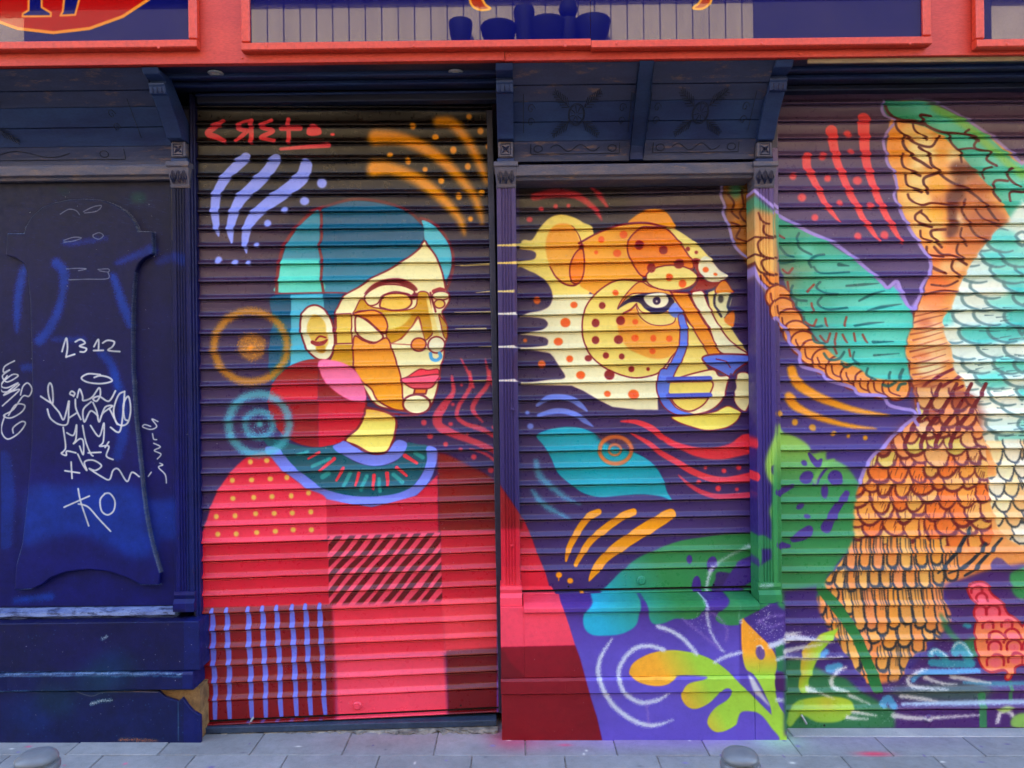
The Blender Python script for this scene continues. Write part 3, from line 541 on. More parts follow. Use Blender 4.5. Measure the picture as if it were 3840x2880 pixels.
    for pts, wd in [([(985, 1150), (905, 1190), (830, 1285), (775, 1380), (733, 1470), (715, 1560)], [50, 62, 56, 56, 46, 16]), ([(1275, 1150), (1180, 1190), (1040, 1290), (940, 1370), (862, 1470), (795, 1590)], [56, 66, 64, 60, 52, 34]), ([(1585, 1165), (1520, 1205), (1330, 1322), (1150, 1442), (1040, 1532), (960, 1630), (905, 1720)], [80, 104, 104, 96, 78, 70, 12])]:
        stroke('K', pts, wd, (250, 156, 18), 1.6)
    dots('O', [(655, 58, 25), (748, 106, 24), (842, 205, 20)], (250, 156, 18), 1.3); stroke('O', [(655, 70), (652, 104)], 9, (250, 156, 18))

def paint_base():
    # purple ground of the base and its left red part
    poly('O', [(140, 205), (2480, 190), (2480, 1460), (140, 1460)], grad('O', (0, 300), (76, 54, 142), (0, 720), (98, 84, 200)), 1, False)
    poly('O', [(150, 150), (590, 150), (640, 230), (690, 330), (740, 480), (790, 645), (150, 670)], (250, 74, 104), 1.5, False)
    poly('O', [(150, 655), (790, 640), (830, 750), (865, 880), (920, 1080), (970, 1240), (1020, 1460), (150, 1460)], grad('O', (0, 650), (132, 18, 46), (0, 1350), (122, 18, 40)), 2, False)
    poly('O', [(140, 660), (210, 700), (250, 780), (370, 900), (140, 930)], (96, 16, 40), 3, False, .6)
    # great leaf, cyan to green
    lf = lambda x, y: (lambda t: np.array((48, 172, 220), np.float32) * (1 - t) + np.array((56, 134, 82), np.float32) * t)(np.clip((x - 2280 + (2450 - y) * .55 - 40) / 330.0, 0, 1)[..., None])
    poly('O', [(855, 420), (880, 350), (940, 290), (990, 205), (1060, 140), (1180, 20), (1330, -90), (1560, -190), (1800, -245), (2280, -270), (2300, 60), (1990, 30), (1950, 100), (1900, 210), (1870, 300), (1840, 362), (1800, 410), (1720, 426), (1620, 420), (1530, 456), (1450, 466), (1410, 430), (1395, 350), (1380, 290), (1358, 278), (1336, 292), (1320, 380), (1300, 462), (1250, 512), (1150, 552), (1000, 562), (920, 550), (868, 500)], lf, 2)
    ell('O', (1795, 150), 38, 85, (72, 50, 142), 1.3, 1, rot=.05); ell('K', (1740, 1545), 24, 36, (72, 50, 142), 1.3); ell('K', (1925, 1585), 42, 66, (72, 50, 142), 1.3, rot=.3)
    poly('O', [(1890, 320), (1990, 180), (2090, 20), (2160, -60), (2300, -90), (2300, 60), (2130, 190), (2010, 350), (1950, 420)], (76, 54, 146), 2)
    poly('O', [(1955, 425), (2000, 345), (2100, 262), (2240, 120), (2480, 60), (2480, 250), (2330, 420), (2212, 462), (2050, 474)], (58, 134, 86), 2)
    # right end of the base (P)
    poly('P', [(-60, 480), (90, 400), (290, 280), (330, 300), (330, 1450), (-60, 1450)], grad('P', (0, 420), (70, 52, 132), (0, 1250), (100, 84, 200)), 2, False)
    poly('P', [(225, 690), (310, 640), (315, 900), (240, 880)], (52, 120, 84), 3, False); poly('P', [(215, 900), (320, 890), (325, 1040), (200, 1030)], (72, 40, 96), 3, False)
    # plant with orange lobes and lime stem
    stem = lambda x, y: (lambda t: np.array((250, 170, 58), np.float32) * (1 - t) + np.array((160, 210, 72), np.float32) * t)(np.clip((x - 2480 + (2560 - y) * .5) / 170.0, 0, 1)[..., None])
    poly('O', [(1237, 860), (1270, 790), (1350, 735), (1450, 697), (1580, 680), (1700, 690), (1830, 720), (1950, 775), (2050, 850), (2130, 930), (2212, 1010), (2330, 1130), (2460, 1260), (2520, 1330), (2535, 1440), (2450, 1440), (2380, 1330), (2320, 1250), (2212, 1210), (2120, 1300), (2020, 1352), (1940, 1352), (1885, 1290), (1900, 1220), (1960, 1150), (2050, 1090), (2086, 1030), (2060, 988), (2010, 1000), (1960, 1060), (1880, 1130), (1780, 1167), (1710, 1140), (1668, 1070), (1680, 1000), (1730, 945), (1850, 915), (1870, 895), (1660, 890), (1600, 920), (1540, 957), (1440, 967), (1330, 942), (1255, 897)], stem, 1.5)
    poly('P', [(-40, 470), (0, 500), (90, 590), (180, 680), (232, 770), (238, 860), (215, 960), (230, 1060), (258, 1160), (320, 1255), (336, 1310), (336, 1440), (270, 1440), (210, 1340), (190, 1180), (150, 1080), (60, 920), (-10, 860), (-40, 700)], grad('P', (0, 700), (250, 160, 52), (0, 920), (160, 210, 72)), 1.5)
    ell('P', (108, 740), 36, 56, (108, 84, 150), 1.3, 1, rot=-.2); stroke('P', [(80, 690), (110, 680), (130, 705)], 12, (216, 200, 190), 1.3)
    poly('P', [(-60, 1230), (40, 1205), (120, 1240), (190, 1330), (250, 1440), (-60, 1440)], (98, 82, 198), 2)
    poly('P', [(10, 920), (50, 940), (120, 1060), (185, 1165), (110, 1100), (50, 1040)], (210, 216, 232), 3, True, .9)
    wh = (206, 220, 248)
    for T, pts, wd, a in [('O', [(1475, 485), (1600, 530), (1700, 600), (1795, 712)], [30, 34, 32, 30], .9), ('O', [(1525, 678), (1400, 645), (1280, 670), (1190, 760), (1150, 860), (1170, 980), (1240, 1070), (1350, 1115), (1480, 1090), (1570, 1035)], [34, 32, 34, 32, 34, 34, 36, 36, 30, 6], .9),
                          ('O', [(1095, 590), (1010, 720), (980, 850), (1020, 1000), (1100, 1130), (1220, 1230), (1340, 1290), (1460, 1300), (1600, 1255)], [8, 28, 36, 38, 38, 38, 36, 30, 6], .92), ('O', [(1925, -10), (1880, 150), (1880, 350), (1910, 520), (1990, 660), (2025, 692)], [26, 22, 20, 18, 18, 8], .8),
                          ('O', [(1950, 780), (2050, 730), (2165, 700)], 26, .85), ('K', [(2230, 1430), (2050, 1530), (1960, 1590), (1900, 1650)], [30, 20, 24, 20], .5), ('P', [(270, 180), (370, 230), (440, 310), (460, 400), (455, 470)], [10, 20, 22, 20, 10], .75), ('P', [(190, 685), (310, 638)], 44, .9), ('P', [(245, 792), (305, 770)], 26, .85), ('P', [(240, 1112), (330, 1125)], 30, .85),
                          ('O', [(2190, 230), (2165, 350), (2165, 450)], [30, 20, 16], .8), ('L', [(10, 1385), (120, 1365), (250, 1360), (380, 1385), (490, 1460), (610, 1585)], [8, 20, 26, 20, 24, 16], .7)]:
        stroke(T, pts, wd, wh, 5, a, 5)
    for T, pts in [('O', [(1680, 420), (1780, 500), (1900, 600), (1980, 660)]), ('O', [(1880, 340), (1990, 420), (2050, 510), (2040, 600)]), ('P', [(90, 500), (180, 450), (290, 440)]), ('P', [(100, 480), (180, 530), (290, 500)]), ('O', [(1380, 1130), (1400, 1290)])]:
        stroke(T, pts, 16, (152, 126, 212), 5, .5, 6)
    spray('P', (160, 560), 150, 130, (214, 220, 240), (1.5, 4)); spray('P', (130, 400), 90, 60, (214, 220, 240), (1.5, 3.5)); spray('O', (1850, 440), 110, 60, (200, 214, 240), (1.5, 3.5))
    # pilaster on the right: feathers, leaves
    stroke('H', [(60, 30), (150, 105), (235, 178)], 24, (164, 142, 222), 2)
    poly('H', [(45, 60), (100, 100), (170, 160), (235, 215), (235, 330), (45, 330)], (72, 142, 116), 4, False)
    poly('H', [(45, 170), (120, 185), (235, 220), (235, 1000), (200, 900), (150, 830), (90, 740), (45, 640)], grad('H', (0, 200), (196, 140, 90), (0, 560), (232, 178, 96)), 8, False)
    poly('H', [(110, 700), (235, 700), (235, 930), (180, 830)], (232, 140, 60), 4)
    for l in ([(95, 210), (115, 260), (150, 290), (180, 295)], [(140, 310), (135, 350), (160, 385), (225, 405)], [(45, 400), (130, 405), (225, 412)], [(130, 410), (90, 450), (105, 520), (150, 560), (225, 575)], [(55, 535), (110, 550), (180, 570)], [(190, 570), (125, 590), (130, 640), (170, 690), (225, 705)], [(60, 600), (110, 680), (225, 710)], [(110, 710), (125, 760), (170, 800), (225, 825)], [(140, 700), (190, 770), (228, 780)]):
        stroke('H', l, 17, (106, 46, 34), 1.5)
    stroke('H', [(45, 600), (75, 690), (100, 750), (165, 820), (190, 890), (232, 985)], 26, LILAC, 2.5)
    poly('L', [(250, 500), (190, 580), (152, 700), (158, 800), (195, 872), (262, 900)], (146, 194, 92), 5); ell('L', (222, 770), 25, 42, (70, 52, 132), 1.5)
    poly('L', [(262, 1010), (196, 1060), (186, 1130), (262, 1240)], (112, 176, 92), 5)
    poly('L', [(75, 1310), (130, 1290), (200, 1330), (262, 1370), (265, 1395), (90, 1400), (75, 1370)], (52, 128, 84), 3)
    poly('L', [(75, 1570), (160, 1540), (270, 1480), (275, 1659), (75, 1659)], (46, 126, 78), 3, False)
    poly('P', [(85, 60), (180, 0), (270, -30), (272, 250), (290, 290), (90, 400), (-60, 480), (-60, 250), (60, 240)], (50, 126, 84), 3, False)
    stroke('P', [(115, 205), (190, 198), (265, 196)], 18, (190, 205, 235), 3, .6, 8)

def scales(rows, fill, line, wmul=1.0, clip=None, lw=5):
    """overlapping U-shaped feathers, rows from the bottom up: (list of centres, width, height, lean)"""
    for (x, y, ww, hh, lean) in rows:
        c = random.choice(fill)
        pts = []
        for t in np.linspace(0, math.pi, 9):
            pts.append((x + ww * .5 * math.cos(t) + lean * math.sin(t) * hh, y + hh * math.sin(t)))
        pts = [(x + ww * .5, y - hh * .5)] + pts + [(x - ww * .5, y - hh * .5)]
        poly('S', pts, c, 3, False, .95, clip=clip)
        stroke('S', pts, [lw * .5, lw, lw * 1.15, lw, lw * .5], line, 2.0, .85, 1.5, clip)

def paint_right():
    # red ribbons
    RB = (240, 80, 88)
    for pts, wd in [([(3026, 588), (3028, 625), (3050, 668), (3073, 715), (3095, 760), (3120, 795), (3150, 832)], [34, 32, 26, 24, 22, 18, 6]), ([(3120, 490), (3125, 532), (3140, 602), (3162, 658), (3188, 722), (3212, 765), (3240, 822), (3275, 870), (3298, 905)], [46, 36, 30, 28, 27, 25, 22, 18, 8]),
                    ([(3240, 445), (3242, 508), (3248, 588), (3262, 650), (3280, 705), (3300, 755), (3325, 808), (3352, 855), (3385, 912)], [48, 42, 34, 30, 27, 26, 24, 22, 8])]:
        stroke('S', pts, wd, RB, 3)
    dots('D', [(807, 1070, 33), (830, 1210, 26), (605, 1245, 32), (372, 1405, 28), (650, 1420, 28), (888, 1438, 36), (445, 1573, 34), (745, 1617, 26), (985, 1640, 30)], RB, 2.5, .9)
    dots('H', [(547, 245, 28), (890, 393, 30), (1103, 385, 34)], RB, 2.5, .9)
    # ---- bird: right wing, body
    body = [(3310, 392), (3340, 404), (3336, 470), (3328, 560), (3345, 640), (3364, 700), (3372, 770), (3405, 840), (3445, 905), (3485, 975), (3500, 1005), (3478, 1060), (3455, 1125), (3425, 1180), (3405, 1260), (3394, 1330), (3412, 1400), (3425, 1440), (3440, 1500), (3435, 1565), (3370, 1615), (3335, 1665), (3280, 1705), (3250, 1760), (3235, 1810), (3214, 1855), (3208, 1960), (3200, 2030), (3170, 2085), (3125, 2145), (3085, 2190), (3060, 2235), (3064, 2290), (3090, 2330), (3100, 2365), (3140, 2400), (3165, 2445), (3195, 2475), (3210, 2510), (3245, 2545), (3260, 2570), (3330, 2575), (3372, 2555), (3420, 2460), (3475, 2440), (3480, 2405), (3535, 2390), (3570, 2310), (3540, 2250), (3560, 2190), (3690, 2165), (3740, 2090), (3900, 2060), (3900, 690), (3820, 604), (3740, 528), (3650, 470), (3560, 418), (3470, 384), (3390, 378)]
    BM = maskof('S', body)
    LM = (106, 46, 36)
    poly('S', body, V((232, 160, 84), 500, (232, 140, 72), 2300), 2)
    # cream and warm patches along the upper wing
    for x, y, rx, ry, c in [(3440, 520, 55, 60, (246, 200, 130)), (3470, 590, 80, 60, (250, 220, 160)), (3560, 560, 60, 70, (244, 170, 80)), (3420, 700, 60, 60, (248, 190, 110)), (3520, 650, 70, 60, (240, 168, 90)), (3620, 640, 70, 60, (226, 170, 120)), (3450, 770, 70, 50, (250, 190, 110)), (3560, 760, 70, 60, (200, 120, 70)),
                            (3480, 850, 60, 50, (250, 200, 130)), (3640, 780, 90, 80, (192, 112, 68)), (3700, 880, 80, 70, (176, 96, 60)), (3600, 900, 70, 60, (206, 120, 70)), (3400, 560, 40, 70, (242, 156, 66)), (3540, 960, 60, 50, (236, 130, 70)), (3500, 1080, 60, 60, (228, 122, 70)), (3470, 1200, 60, 60, (240, 170, 120)), (3500, 1320, 70, 60, (246, 190, 140))]:
        ell('S', (x, y), rx, ry, c, 12, .9, clip=BM)
    for T, x, y, rx, ry, c in [('D', 1420, 1190, 130, 90, (252, 222, 164)), ('D', 1300, 1070, 80, 60, (248, 200, 130)), ('D', 1180, 1150, 60, 130, (246, 148, 56)), ('D', 1560, 1180, 60, 120, (242, 166, 80)), ('D', 1650, 1240, 50, 60, (250, 222, 170)), ('D', 1740, 1350, 120, 60, (104, 56, 44)), ('D', 1220, 1450, 60, 70, (244, 152, 66)), ('D', 1380, 1440, 80, 60, (252, 208, 134)), ('D', 1530, 1480, 70, 80, (250, 172, 70)), ('D', 1700, 1500, 50, 90, (112, 60, 46)), ('D', 1860, 1480, 110, 90, (190, 108, 64)),
                               ('H', 1400, 110, 80, 50, (252, 206, 140)), ('H', 1520, 220, 90, 60, (252, 172, 58)), ('H', 1690, 270, 30, 60, (252, 226, 176)), ('H', 1520, 420, 60, 60, (252, 208, 124)), ('H', 1420, 380, 50, 50, (250, 160, 66)), ('H', 1600, 640, 60, 50, (250, 190, 130)), ('H', 1700, 620, 50, 40, (250, 206, 156)), ('H', 1930, 260, 150, 110, (184, 100, 58)), ('H', 1800, 480, 100, 70, (216, 124, 66)), ('H', 1560, 780, 120, 30, (236, 110, 52)), ('H', 1480, 930, 90, 50, (240, 140, 86)), ('H', 1500, 1150, 90, 50, (248, 208, 164)), ('H', 1420, 1080, 60, 36, (196, 100, 62)), ('H', 1460, 1280, 110, 50, (246, 196, 140)), ('H', 1400, 1350, 70, 30, (214, 112, 64)), ('H', 1470, 1450, 110, 60, (252, 228, 186)), ('H', 1350, 1590, 60, 50, (244, 150, 90)), ('H', 1560, 1620, 110, 50, (246, 206, 160))]:
        ell(T, (x, y), rx, ry, c, 10, .9, clip=BM)
    # green top of the wing
    poly('D', [(1090, 815), (1200, 810), (1400, 815), (1600, 880), (1800, 990), (1960, 1110), (2120, 1260), (2330, 1430), (2330, 1900), (2212, 1900), (2000, 1560), (1800, 1330), (1620, 1130), (1430, 1010), (1240, 970), (1130, 920)], grad('D', (1300, 1100), (60, 150, 118), (1500, 900), (84, 190, 168)), 2)
    stroke('D', [(1500, 860), (1760, 1000), (1900, 1130), (2080, 1290), (2280, 1450)], 60, (132, 196, 84), 12, .8)
    for c, r in [((1420, 890), 110), ((1600, 1010), 100), ((1780, 1160), 100), ((1960, 1310), 100), ((2110, 1480), 110)]: ell('D', c, r, r * .5, (96, 212, 196), 14, .7, rot=.6)
    stroke('D', [(1090, 800), (1085, 870), (1120, 930), (1190, 965), (1140, 1030), (1095, 1110), (1110, 1210), (1130, 1300), (1180, 1380), (1200, 1480), (1180, 1560), (1220, 1650), (1260, 1750)], [16, 26, 26, 24, 22, 24, 24, 24, 24, 22, 22, 22, 22], LILAC, 2)
    stroke('D', [(1180, 800), (1420, 790), (1620, 870), (1820, 990), (2000, 1120), (2180, 1280), (2300, 1400)], [6, 10, 16, 22, 24, 24, 24], LILAC, 2.5, .85)
    for l, wd in [([(1110, 840), (1140, 900), (1220, 960), (1330, 970), (1420, 990)], 18), ([(1470, 925), (1390, 915), (1410, 970), (1480, 1020), (1580, 1055), (1700, 1065), (1800, 1090), (1855, 1120)], 17), ([(1190, 970), (1210, 1030), (1290, 1100), (1380, 1150), (1480, 1165), (1530, 1090)], 15), ([(1330, 980), (1350, 1040), (1440, 1110)], 13), ([(1250, 1090), (1260, 1160), (1330, 1250), (1400, 1290), (1470, 1340)], 18), ([(1380, 1170), (1460, 1240), (1480, 1310), (1530, 1370), (1420, 1420), (1430, 1500), (1450, 1540)], 17), ([(1240, 1230), (1260, 1330), (1390, 1400)], 15),
                  ([(1530, 1370), (1620, 1440), (1760, 1510), (1880, 1600), (2000, 1760)], 16), ([(1600, 1060), (1640, 1140), (1700, 1210), (1720, 1290)], 14), ([(1850, 1110), (1820, 1160), (1860, 1200), (1940, 1210), (1920, 1270), (2000, 1320)], 15), ([(1780, 1030), (1745, 1060), (1790, 1090)], 13), ([(2120, 1340), (2080, 1370), (2110, 1430), (2180, 1490)], 15), ([(1960, 1330), (1880, 1360), (1900, 1420)], 12), ([(2090, 1440), (1990, 1440), (1970, 1520), (2030, 1600)], 15), ([(1270, 1390), (1290, 1480), (1400, 1530)], 15), ([(1700, 1190), (1800, 1180), (1900, 1200)], 12), ([(2200, 1530), (2110, 1530), (2110, 1600)], 14)]:
        stroke('D', l, wd * 1.35, (90, 38, 34), 1.6)
    for l, wd in [([(1290, 60), (1310, 100), (1390, 150), (1480, 130), (1620, 150)], 15), ([(1400, 190), (1350, 230), (1370, 290), (1480, 320)], 15), ([(1390, 200), (1440, 240), (1460, 280)], 14), ([(1590, 340), (1480, 350), (1490, 410), (1560, 480)], 17), ([(1390, 350), (1400, 410), (1470, 440)], 14), ([(1440, 480), (1450, 540), (1560, 560)], 16), ([(1500, 480), (1560, 540), (1640, 550), (1760, 620)], 16), ([(1690, 460), (1680, 520), (1730, 580)], 14), ([(1720, 330), (1710, 400), (1760, 470)], 13), ([(1650, 590), (1640, 650), (1700, 720)], 15), ([(1480, 640), (1580, 690)], 20),
                  ([(1750, 100), (1720, 180), (1760, 260), (1830, 380), (1960, 460)], 15), ([(1830, 180), (1900, 260), (2050, 330)], 13), ([(1480, 780), (1600, 790), (1690, 750)], 12), ([(1420, 860), (1560, 830), (1680, 840)], 12)]:
        stroke('H', l, wd * 1.35, (100, 40, 32), 1.8)
    poly('H', [(1600, 60), (1700, 30), (1740, 80), (1690, 130), (1680, 250), (1700, 340), (1640, 400), (1600, 380), (1610, 230)], (96, 44, 38), 6, True, .9); poly('D', [(1660, 1280), (1740, 1330), (1840, 1390), (1700, 1450), (1640, 1360)], (120, 66, 46), 10, True, .8)
    # body stripes below the wing (H, L)
    for i in range(14):
        y = 1010 + i * 46
        stroke('H', [(1310 + (i % 3) * 20, y + 30), (1450, y + 5 + random.uniform(-10, 10)), (1600 + random.uniform(-20, 20), y - 40)], [14, 9, 5], random.choice([(150, 62, 44), (122, 44, 42), (170, 80, 50)]), 3, .8)
    for _ in range(70):      # dry-brushed light over the tail and belly
        x, y = random.uniform(3120, 3680), random.uniform(1720, 2420); l = random.uniform(20, 60)
        stroke('S', [(x, y), (x - l * .15, y + l)], [10, 4], (252, 206, 140), 6, .35, 3, BM)
    stroke('H', [(1380, 920), (1340, 1000), (1325, 1080), (1280, 1200), (1262, 1330), (1300, 1420), (1300, 1530), (1340, 1610)], 17, (132, 50, 42), 1.6)
    for l in ([(1660, 1450), (1480, 1540), (1390, 1620)], [(1700, 1510), (1560, 1600), (1480, 1680)], [(1730, 1590), (1640, 1640), (1590, 1720)]): stroke('H', l, 24, (118, 30, 46), 1.4)
    # breast: white and aqua feathers
    breast = [(3900, 820), (3760, 850), (3708, 905), (3660, 965), (3622, 1030), (3590, 1100), (3570, 1152), (3538, 1200), (3548, 1260), (3572, 1312), (3580, 1382), (3618, 1432), (3636, 1492), (3670, 1578), (3690, 1640), (3720, 1700), (3740, 1780), (3700, 1800), (3720, 1900), (3760, 2000), (3840, 2050), (3900, 2060)]
    BR = maskof('S', breast)
    poly('S', breast, V((214, 232, 224), 1300, (248, 226, 178), 1900), 6)
    poly('S', [(3650, 1700), (3760, 1760), (3900, 1900), (3900, 2080), (3700, 2060), (3640, 1850)], (240, 176, 110), 60, True, .7)
    DT = (78, 116, 124)
    rws = [(3900 - i * 104 - (j % 2) * 52 + random.uniform(-16, 16), y + random.uniform(-10, 10)) for j, y in enumerate(range(1650, 850, -58)) for i in range(4, -1, -1)]
    for x, y in rws:
        aq = random.random() < (.75 if x > 3730 else .18)
        rx, ry = random.uniform(58, 76), random.uniform(34, 44)
        c = random.choice([(80, 200, 196), (104, 214, 208), (124, 216, 206)] if aq else [(222, 238, 232), (236, 242, 232), (206, 232, 228), (216, 226, 214)])
        pts = [(x + rx * math.cos(t) + 30, y + ry * math.sin(t) + 8 * math.cos(t)) for t in np.linspace(R(50), R(290), 11)]
        poly('S', pts + [(x + 100, y - 20), (x + 100, y + 30)], c, 8, False, .95, clip=BR)
        stroke('S', pts, [6, 12, 13, 10, 5], DT, 3, .75, 0, BR)
    for _ in range(60):
        x, y = random.uniform(3600, 3840), random.uniform(1150, 1640); l = random.uniform(20, 50)
        stroke('S', [(x, y), (x + l, y - l * .08 + random.uniform(-5, 5))], [5, 2], (60, 96, 106), 1.2, .7, 0, BR)
    rws = [(3860 - i * 64 - (j % 2) * 32 + random.uniform(-8, 8), y + random.uniform(-6, 6), 66, 58, .15) for j, y in enumerate(range(2040, 1640, -60)) for i in range(5)]
    for r in rws: scales([r], [(248, 232, 196), (244, 214, 160), (240, 190, 130), (232, 226, 206)], (40, 50, 64), clip=BR, lw=7)
    # belly scales (maroon lines)
    bel = maskof('S', [(3440, 1440), (3640, 1480), (3670, 1570), (3700, 1700), (3710, 1850), (3720, 2030), (3640, 2050), (3420, 2040), (3200, 2030), (3205, 1860), (3240, 1780), (3270, 1710), (3340, 1660), (3370, 1612), (3435, 1560)])
    poly('S', [(3440, 1440), (3640, 1480), (3690, 1600), (3600, 1760), (3400, 1720), (3330, 1660), (3370, 1612), (3435, 1560)], (150, 66, 48), 14, True, .8)
    rws = []
    for j, y in enumerate(range(2020, 1460, -52)):
        for i in range(9):
            rws.append((3200 + i * 66 + (j % 2) * 33 + (1 if y < 1700 else 0) * 10 + random.uniform(-16, 16), y + random.uniform(-15, 15) - i * 3, random.uniform(58, 96), random.uniform(42, 66), random.uniform(-.3, .1)))
    for r in rws:
        top = r[1] < 1720
        scales([r], [(234, 150, 92), (236, 190, 140), (214, 190, 96), (226, 170, 110), (170, 84, 58)] if top else [(246, 160, 74), (240, 142, 60), (240, 176, 100), (224, 168, 84), (234, 120, 52)], (96, 28, 38), clip=bel, lw=random.choice([8, 10, 12]))
    for _ in range(150):
        x, y = random.uniform(3230, 3700), random.uniform(1700, 1990); l = random.uniform(14, 34)
        stroke('S', [(x, y), (x - l * .35, y + l)], [4, 2], (110, 46, 40), 1, .75, 0, bel)
    for x0 in (3470, 3530, 3585, 3640): stroke('S', [(x0 + 60, 1440), (x0 + 10, 1530), (x0 - 50, 1610), (x0 - 80, 1680)], [14, 16, 18, 14], (108, 30, 40), 1.4, .95, 0, BM)
    # tail: long feathers with navy outlines
    tail = maskof('S', [(3200, 2000), (3420, 2020), (3700, 2030), (3760, 2060), (3690, 2165), (3560, 2195), (3540, 2250), (3570, 2310), (3535, 2390), (3480, 2405), (3475, 2440), (3420, 2460), (3372, 2555), (3330, 2575), (3260, 2570), (3245, 2545), (3210, 2510), (3195, 2475), (3165, 2445), (3140, 2400), (3100, 2365), (3090, 2330), (3064, 2290), (3060, 2235), (3125, 2145), (3170, 2085)])
    NB = (30, 44, 62)
    for tier in ([(960, 800, 975, 1000, 80), (1090, 700, 1085, 890, 95), (1190, 700, 1180, 995, 95), (1270, 680, 1262, 870, 80), (900, 760, 880, 890, 80)],
                 [(640, 400, 655, 530, 80), (700, 480, 725, 630, 75), (760, 520, 795, 760, 85), (830, 480, 865, 880, 85), (930, 420, 955, 740, 90), (1010, 400, 1018, 670, 100), (1130, 380, 1142, 720, 108), (1250, 380, 1262, 705, 108), (1360, 380, 1372, 745, 95), (1440, 400, 1452, 650, 90), (1530, 400, 1540, 620, 70)],
                 [(600, 250, 590, 450, 84), (690, 230, 700, 330, 80), (800, 180, 822, 440, 84), (870, 200, 905, 575, 90), (960, 200, 1000, 560, 88), (1060, 200, 1085, 600, 88), (1160, 200, 1178, 560, 88), (1250, 200, 1280, 520, 95), (1350, 200, 1388, 540, 95), (1440, 200, 1475, 575, 95), (1520, 200, 1568, 590, 88), (1590, 320, 1622, 450, 60)],
                 [(690, 60, 660, 195, 74), (770, 50, 745, 225, 78), (850, 30, 838, 255, 74), (930, 10, 932, 235, 76), (1020, -10, 1022, 215, 80), (1110, -10, 1112, 225, 80), (1210, -20, 1212, 235, 84), (1310, -20, 1312, 225, 84), (1410, -30, 1422, 225, 88), (1520, -40, 1535, 205, 90), (1640, -60, 1640, 170, 100)],
                 [(760, -120, 740, 60, 80), (850, -150, 835, 80, 80), (950, -170, 945, 60, 84), (1050, -180, 1050, 75, 84), (1160, -190, 1165, 60, 86), (1270, -190, 1275, 70, 90), (1390, -200, 1400, 60, 90), (1500, -200, 1520, 40, 90)]):
        for xs, ys, xe, ye, wd in tier:
            xs += random.uniform(-8, 8); ye += random.uniform(-8, 8)
            pts = [(xs - wd * .42, ys), (xe - wd * .5, ye - wd * .7), (xe - wd * .34, ye - wd * .15), (xe, ye), (xe + wd * .34, ye - wd * .15), (xe + wd * .5, ye - wd * .7), (xs + wd * .42, ys)]
            poly('P', pts, random.choice([(240, 168, 86), (244, 178, 96), (236, 150, 78), (240, 148, 92), (226, 160, 84), (246, 160, 70)]), 3, False, 1, clip=tail)
            stroke('P', pts, [10, 16, 22, 24, 22, 16, 10], NB, 2.4, .85, 1.5, tail)
            for q in range(2):
                xx = xs + random.uniform(-.3, .3) * wd
                stroke('P', [(xx, ys - 10), (xx + (xe - xs) * .5, ys + (ye - ys) * .5)], [14, 4], NB, 2, .65, 0, tail)
    stroke('S', [(3640, 1980), (3590, 2070), (3520, 2150)], [12, 16, 8], NB, 1.6, .9, 0, BM); stroke('S', [(3700, 2040), (3640, 2110), (3560, 2150)], [12, 14, 8], NB, 1.6, .9, 0, BM); stroke('S', [(3760, 2020), (3660, 2130), (3620, 2160)], [10, 14, 8], NB, 1.6, .9, 0, BM)
    # ---- left wing
    for c, r in [((250, 880), 95), ((290, 985), 100), ((345, 1075), 100), ((395, 1165), 98), ((455, 1250), 100), ((530, 1325), 105), ((630, 1395), 105), ((745, 1455), 108), ((860, 1515), 105), ((965, 1565), 105), ((1080, 1590), 105), ((1195, 1600), 105)]:
        ell('H', c, r * 1.05, r, (238, 150, 74), 1.5, 1, (118, 44, 40), 15)
        stroke('H', [(c[0] - r * .6, c[1] - r * .3), (c[0] - r * .45, c[1] + r * .35), (c[0] + r * .2, c[1] + r * .65)], 13, (118, 44, 40), 1.4)
    wing = [(222, 225), (330, 290), (480, 345), (600, 400), (720, 490), (900, 600), (1050, 730), (1130, 815), (1180, 790), (1240, 880), (1310, 990), (1330, 1080), (1272, 1250), (1280, 1380), (1300, 1530), (1180, 1545), (1000, 1520), (900, 1450), (760, 1390), (640, 1290), (540, 1180), (470, 1060), (390, 930), (320, 790), (260, 620), (222, 420)]
    WM = maskof('H', wing)
    poly('H', wing, grad('H', (300, 600), (72, 158, 128), (1100, 1000), (70, 188, 176)), 3)
    for x, y, rx, ry in [(700, 620, 180, 40), (850, 780, 250, 36), (980, 930, 300, 40), (1050, 1080, 250, 40), (1100, 1200, 180, 36), (1050, 1350, 180, 30), (1080, 1480, 120, 40), (480, 520, 60, 80)]:
        ell('H', (x, y), rx, ry, (108, 216, 202), 16, .65, clip=WM)
    for x, y, rx, ry, c in [(300, 560, 60, 60, (120, 130, 110)), (330, 700, 90, 70, (150, 120, 100)), (290, 830, 70, 60, (200, 140, 80)), (480, 660, 40, 40, (190, 150, 100)), (620, 1180, 80, 60, (110, 140, 150)), (700, 1290, 70, 40, (120, 130, 130)), (300, 940, 60, 60, (226, 146, 72))]:
        ell('H', (x, y), rx, ry, c, 22, .7, clip=WM)
    G2 = (36, 90, 92); RB2 = (140, 58, 48)
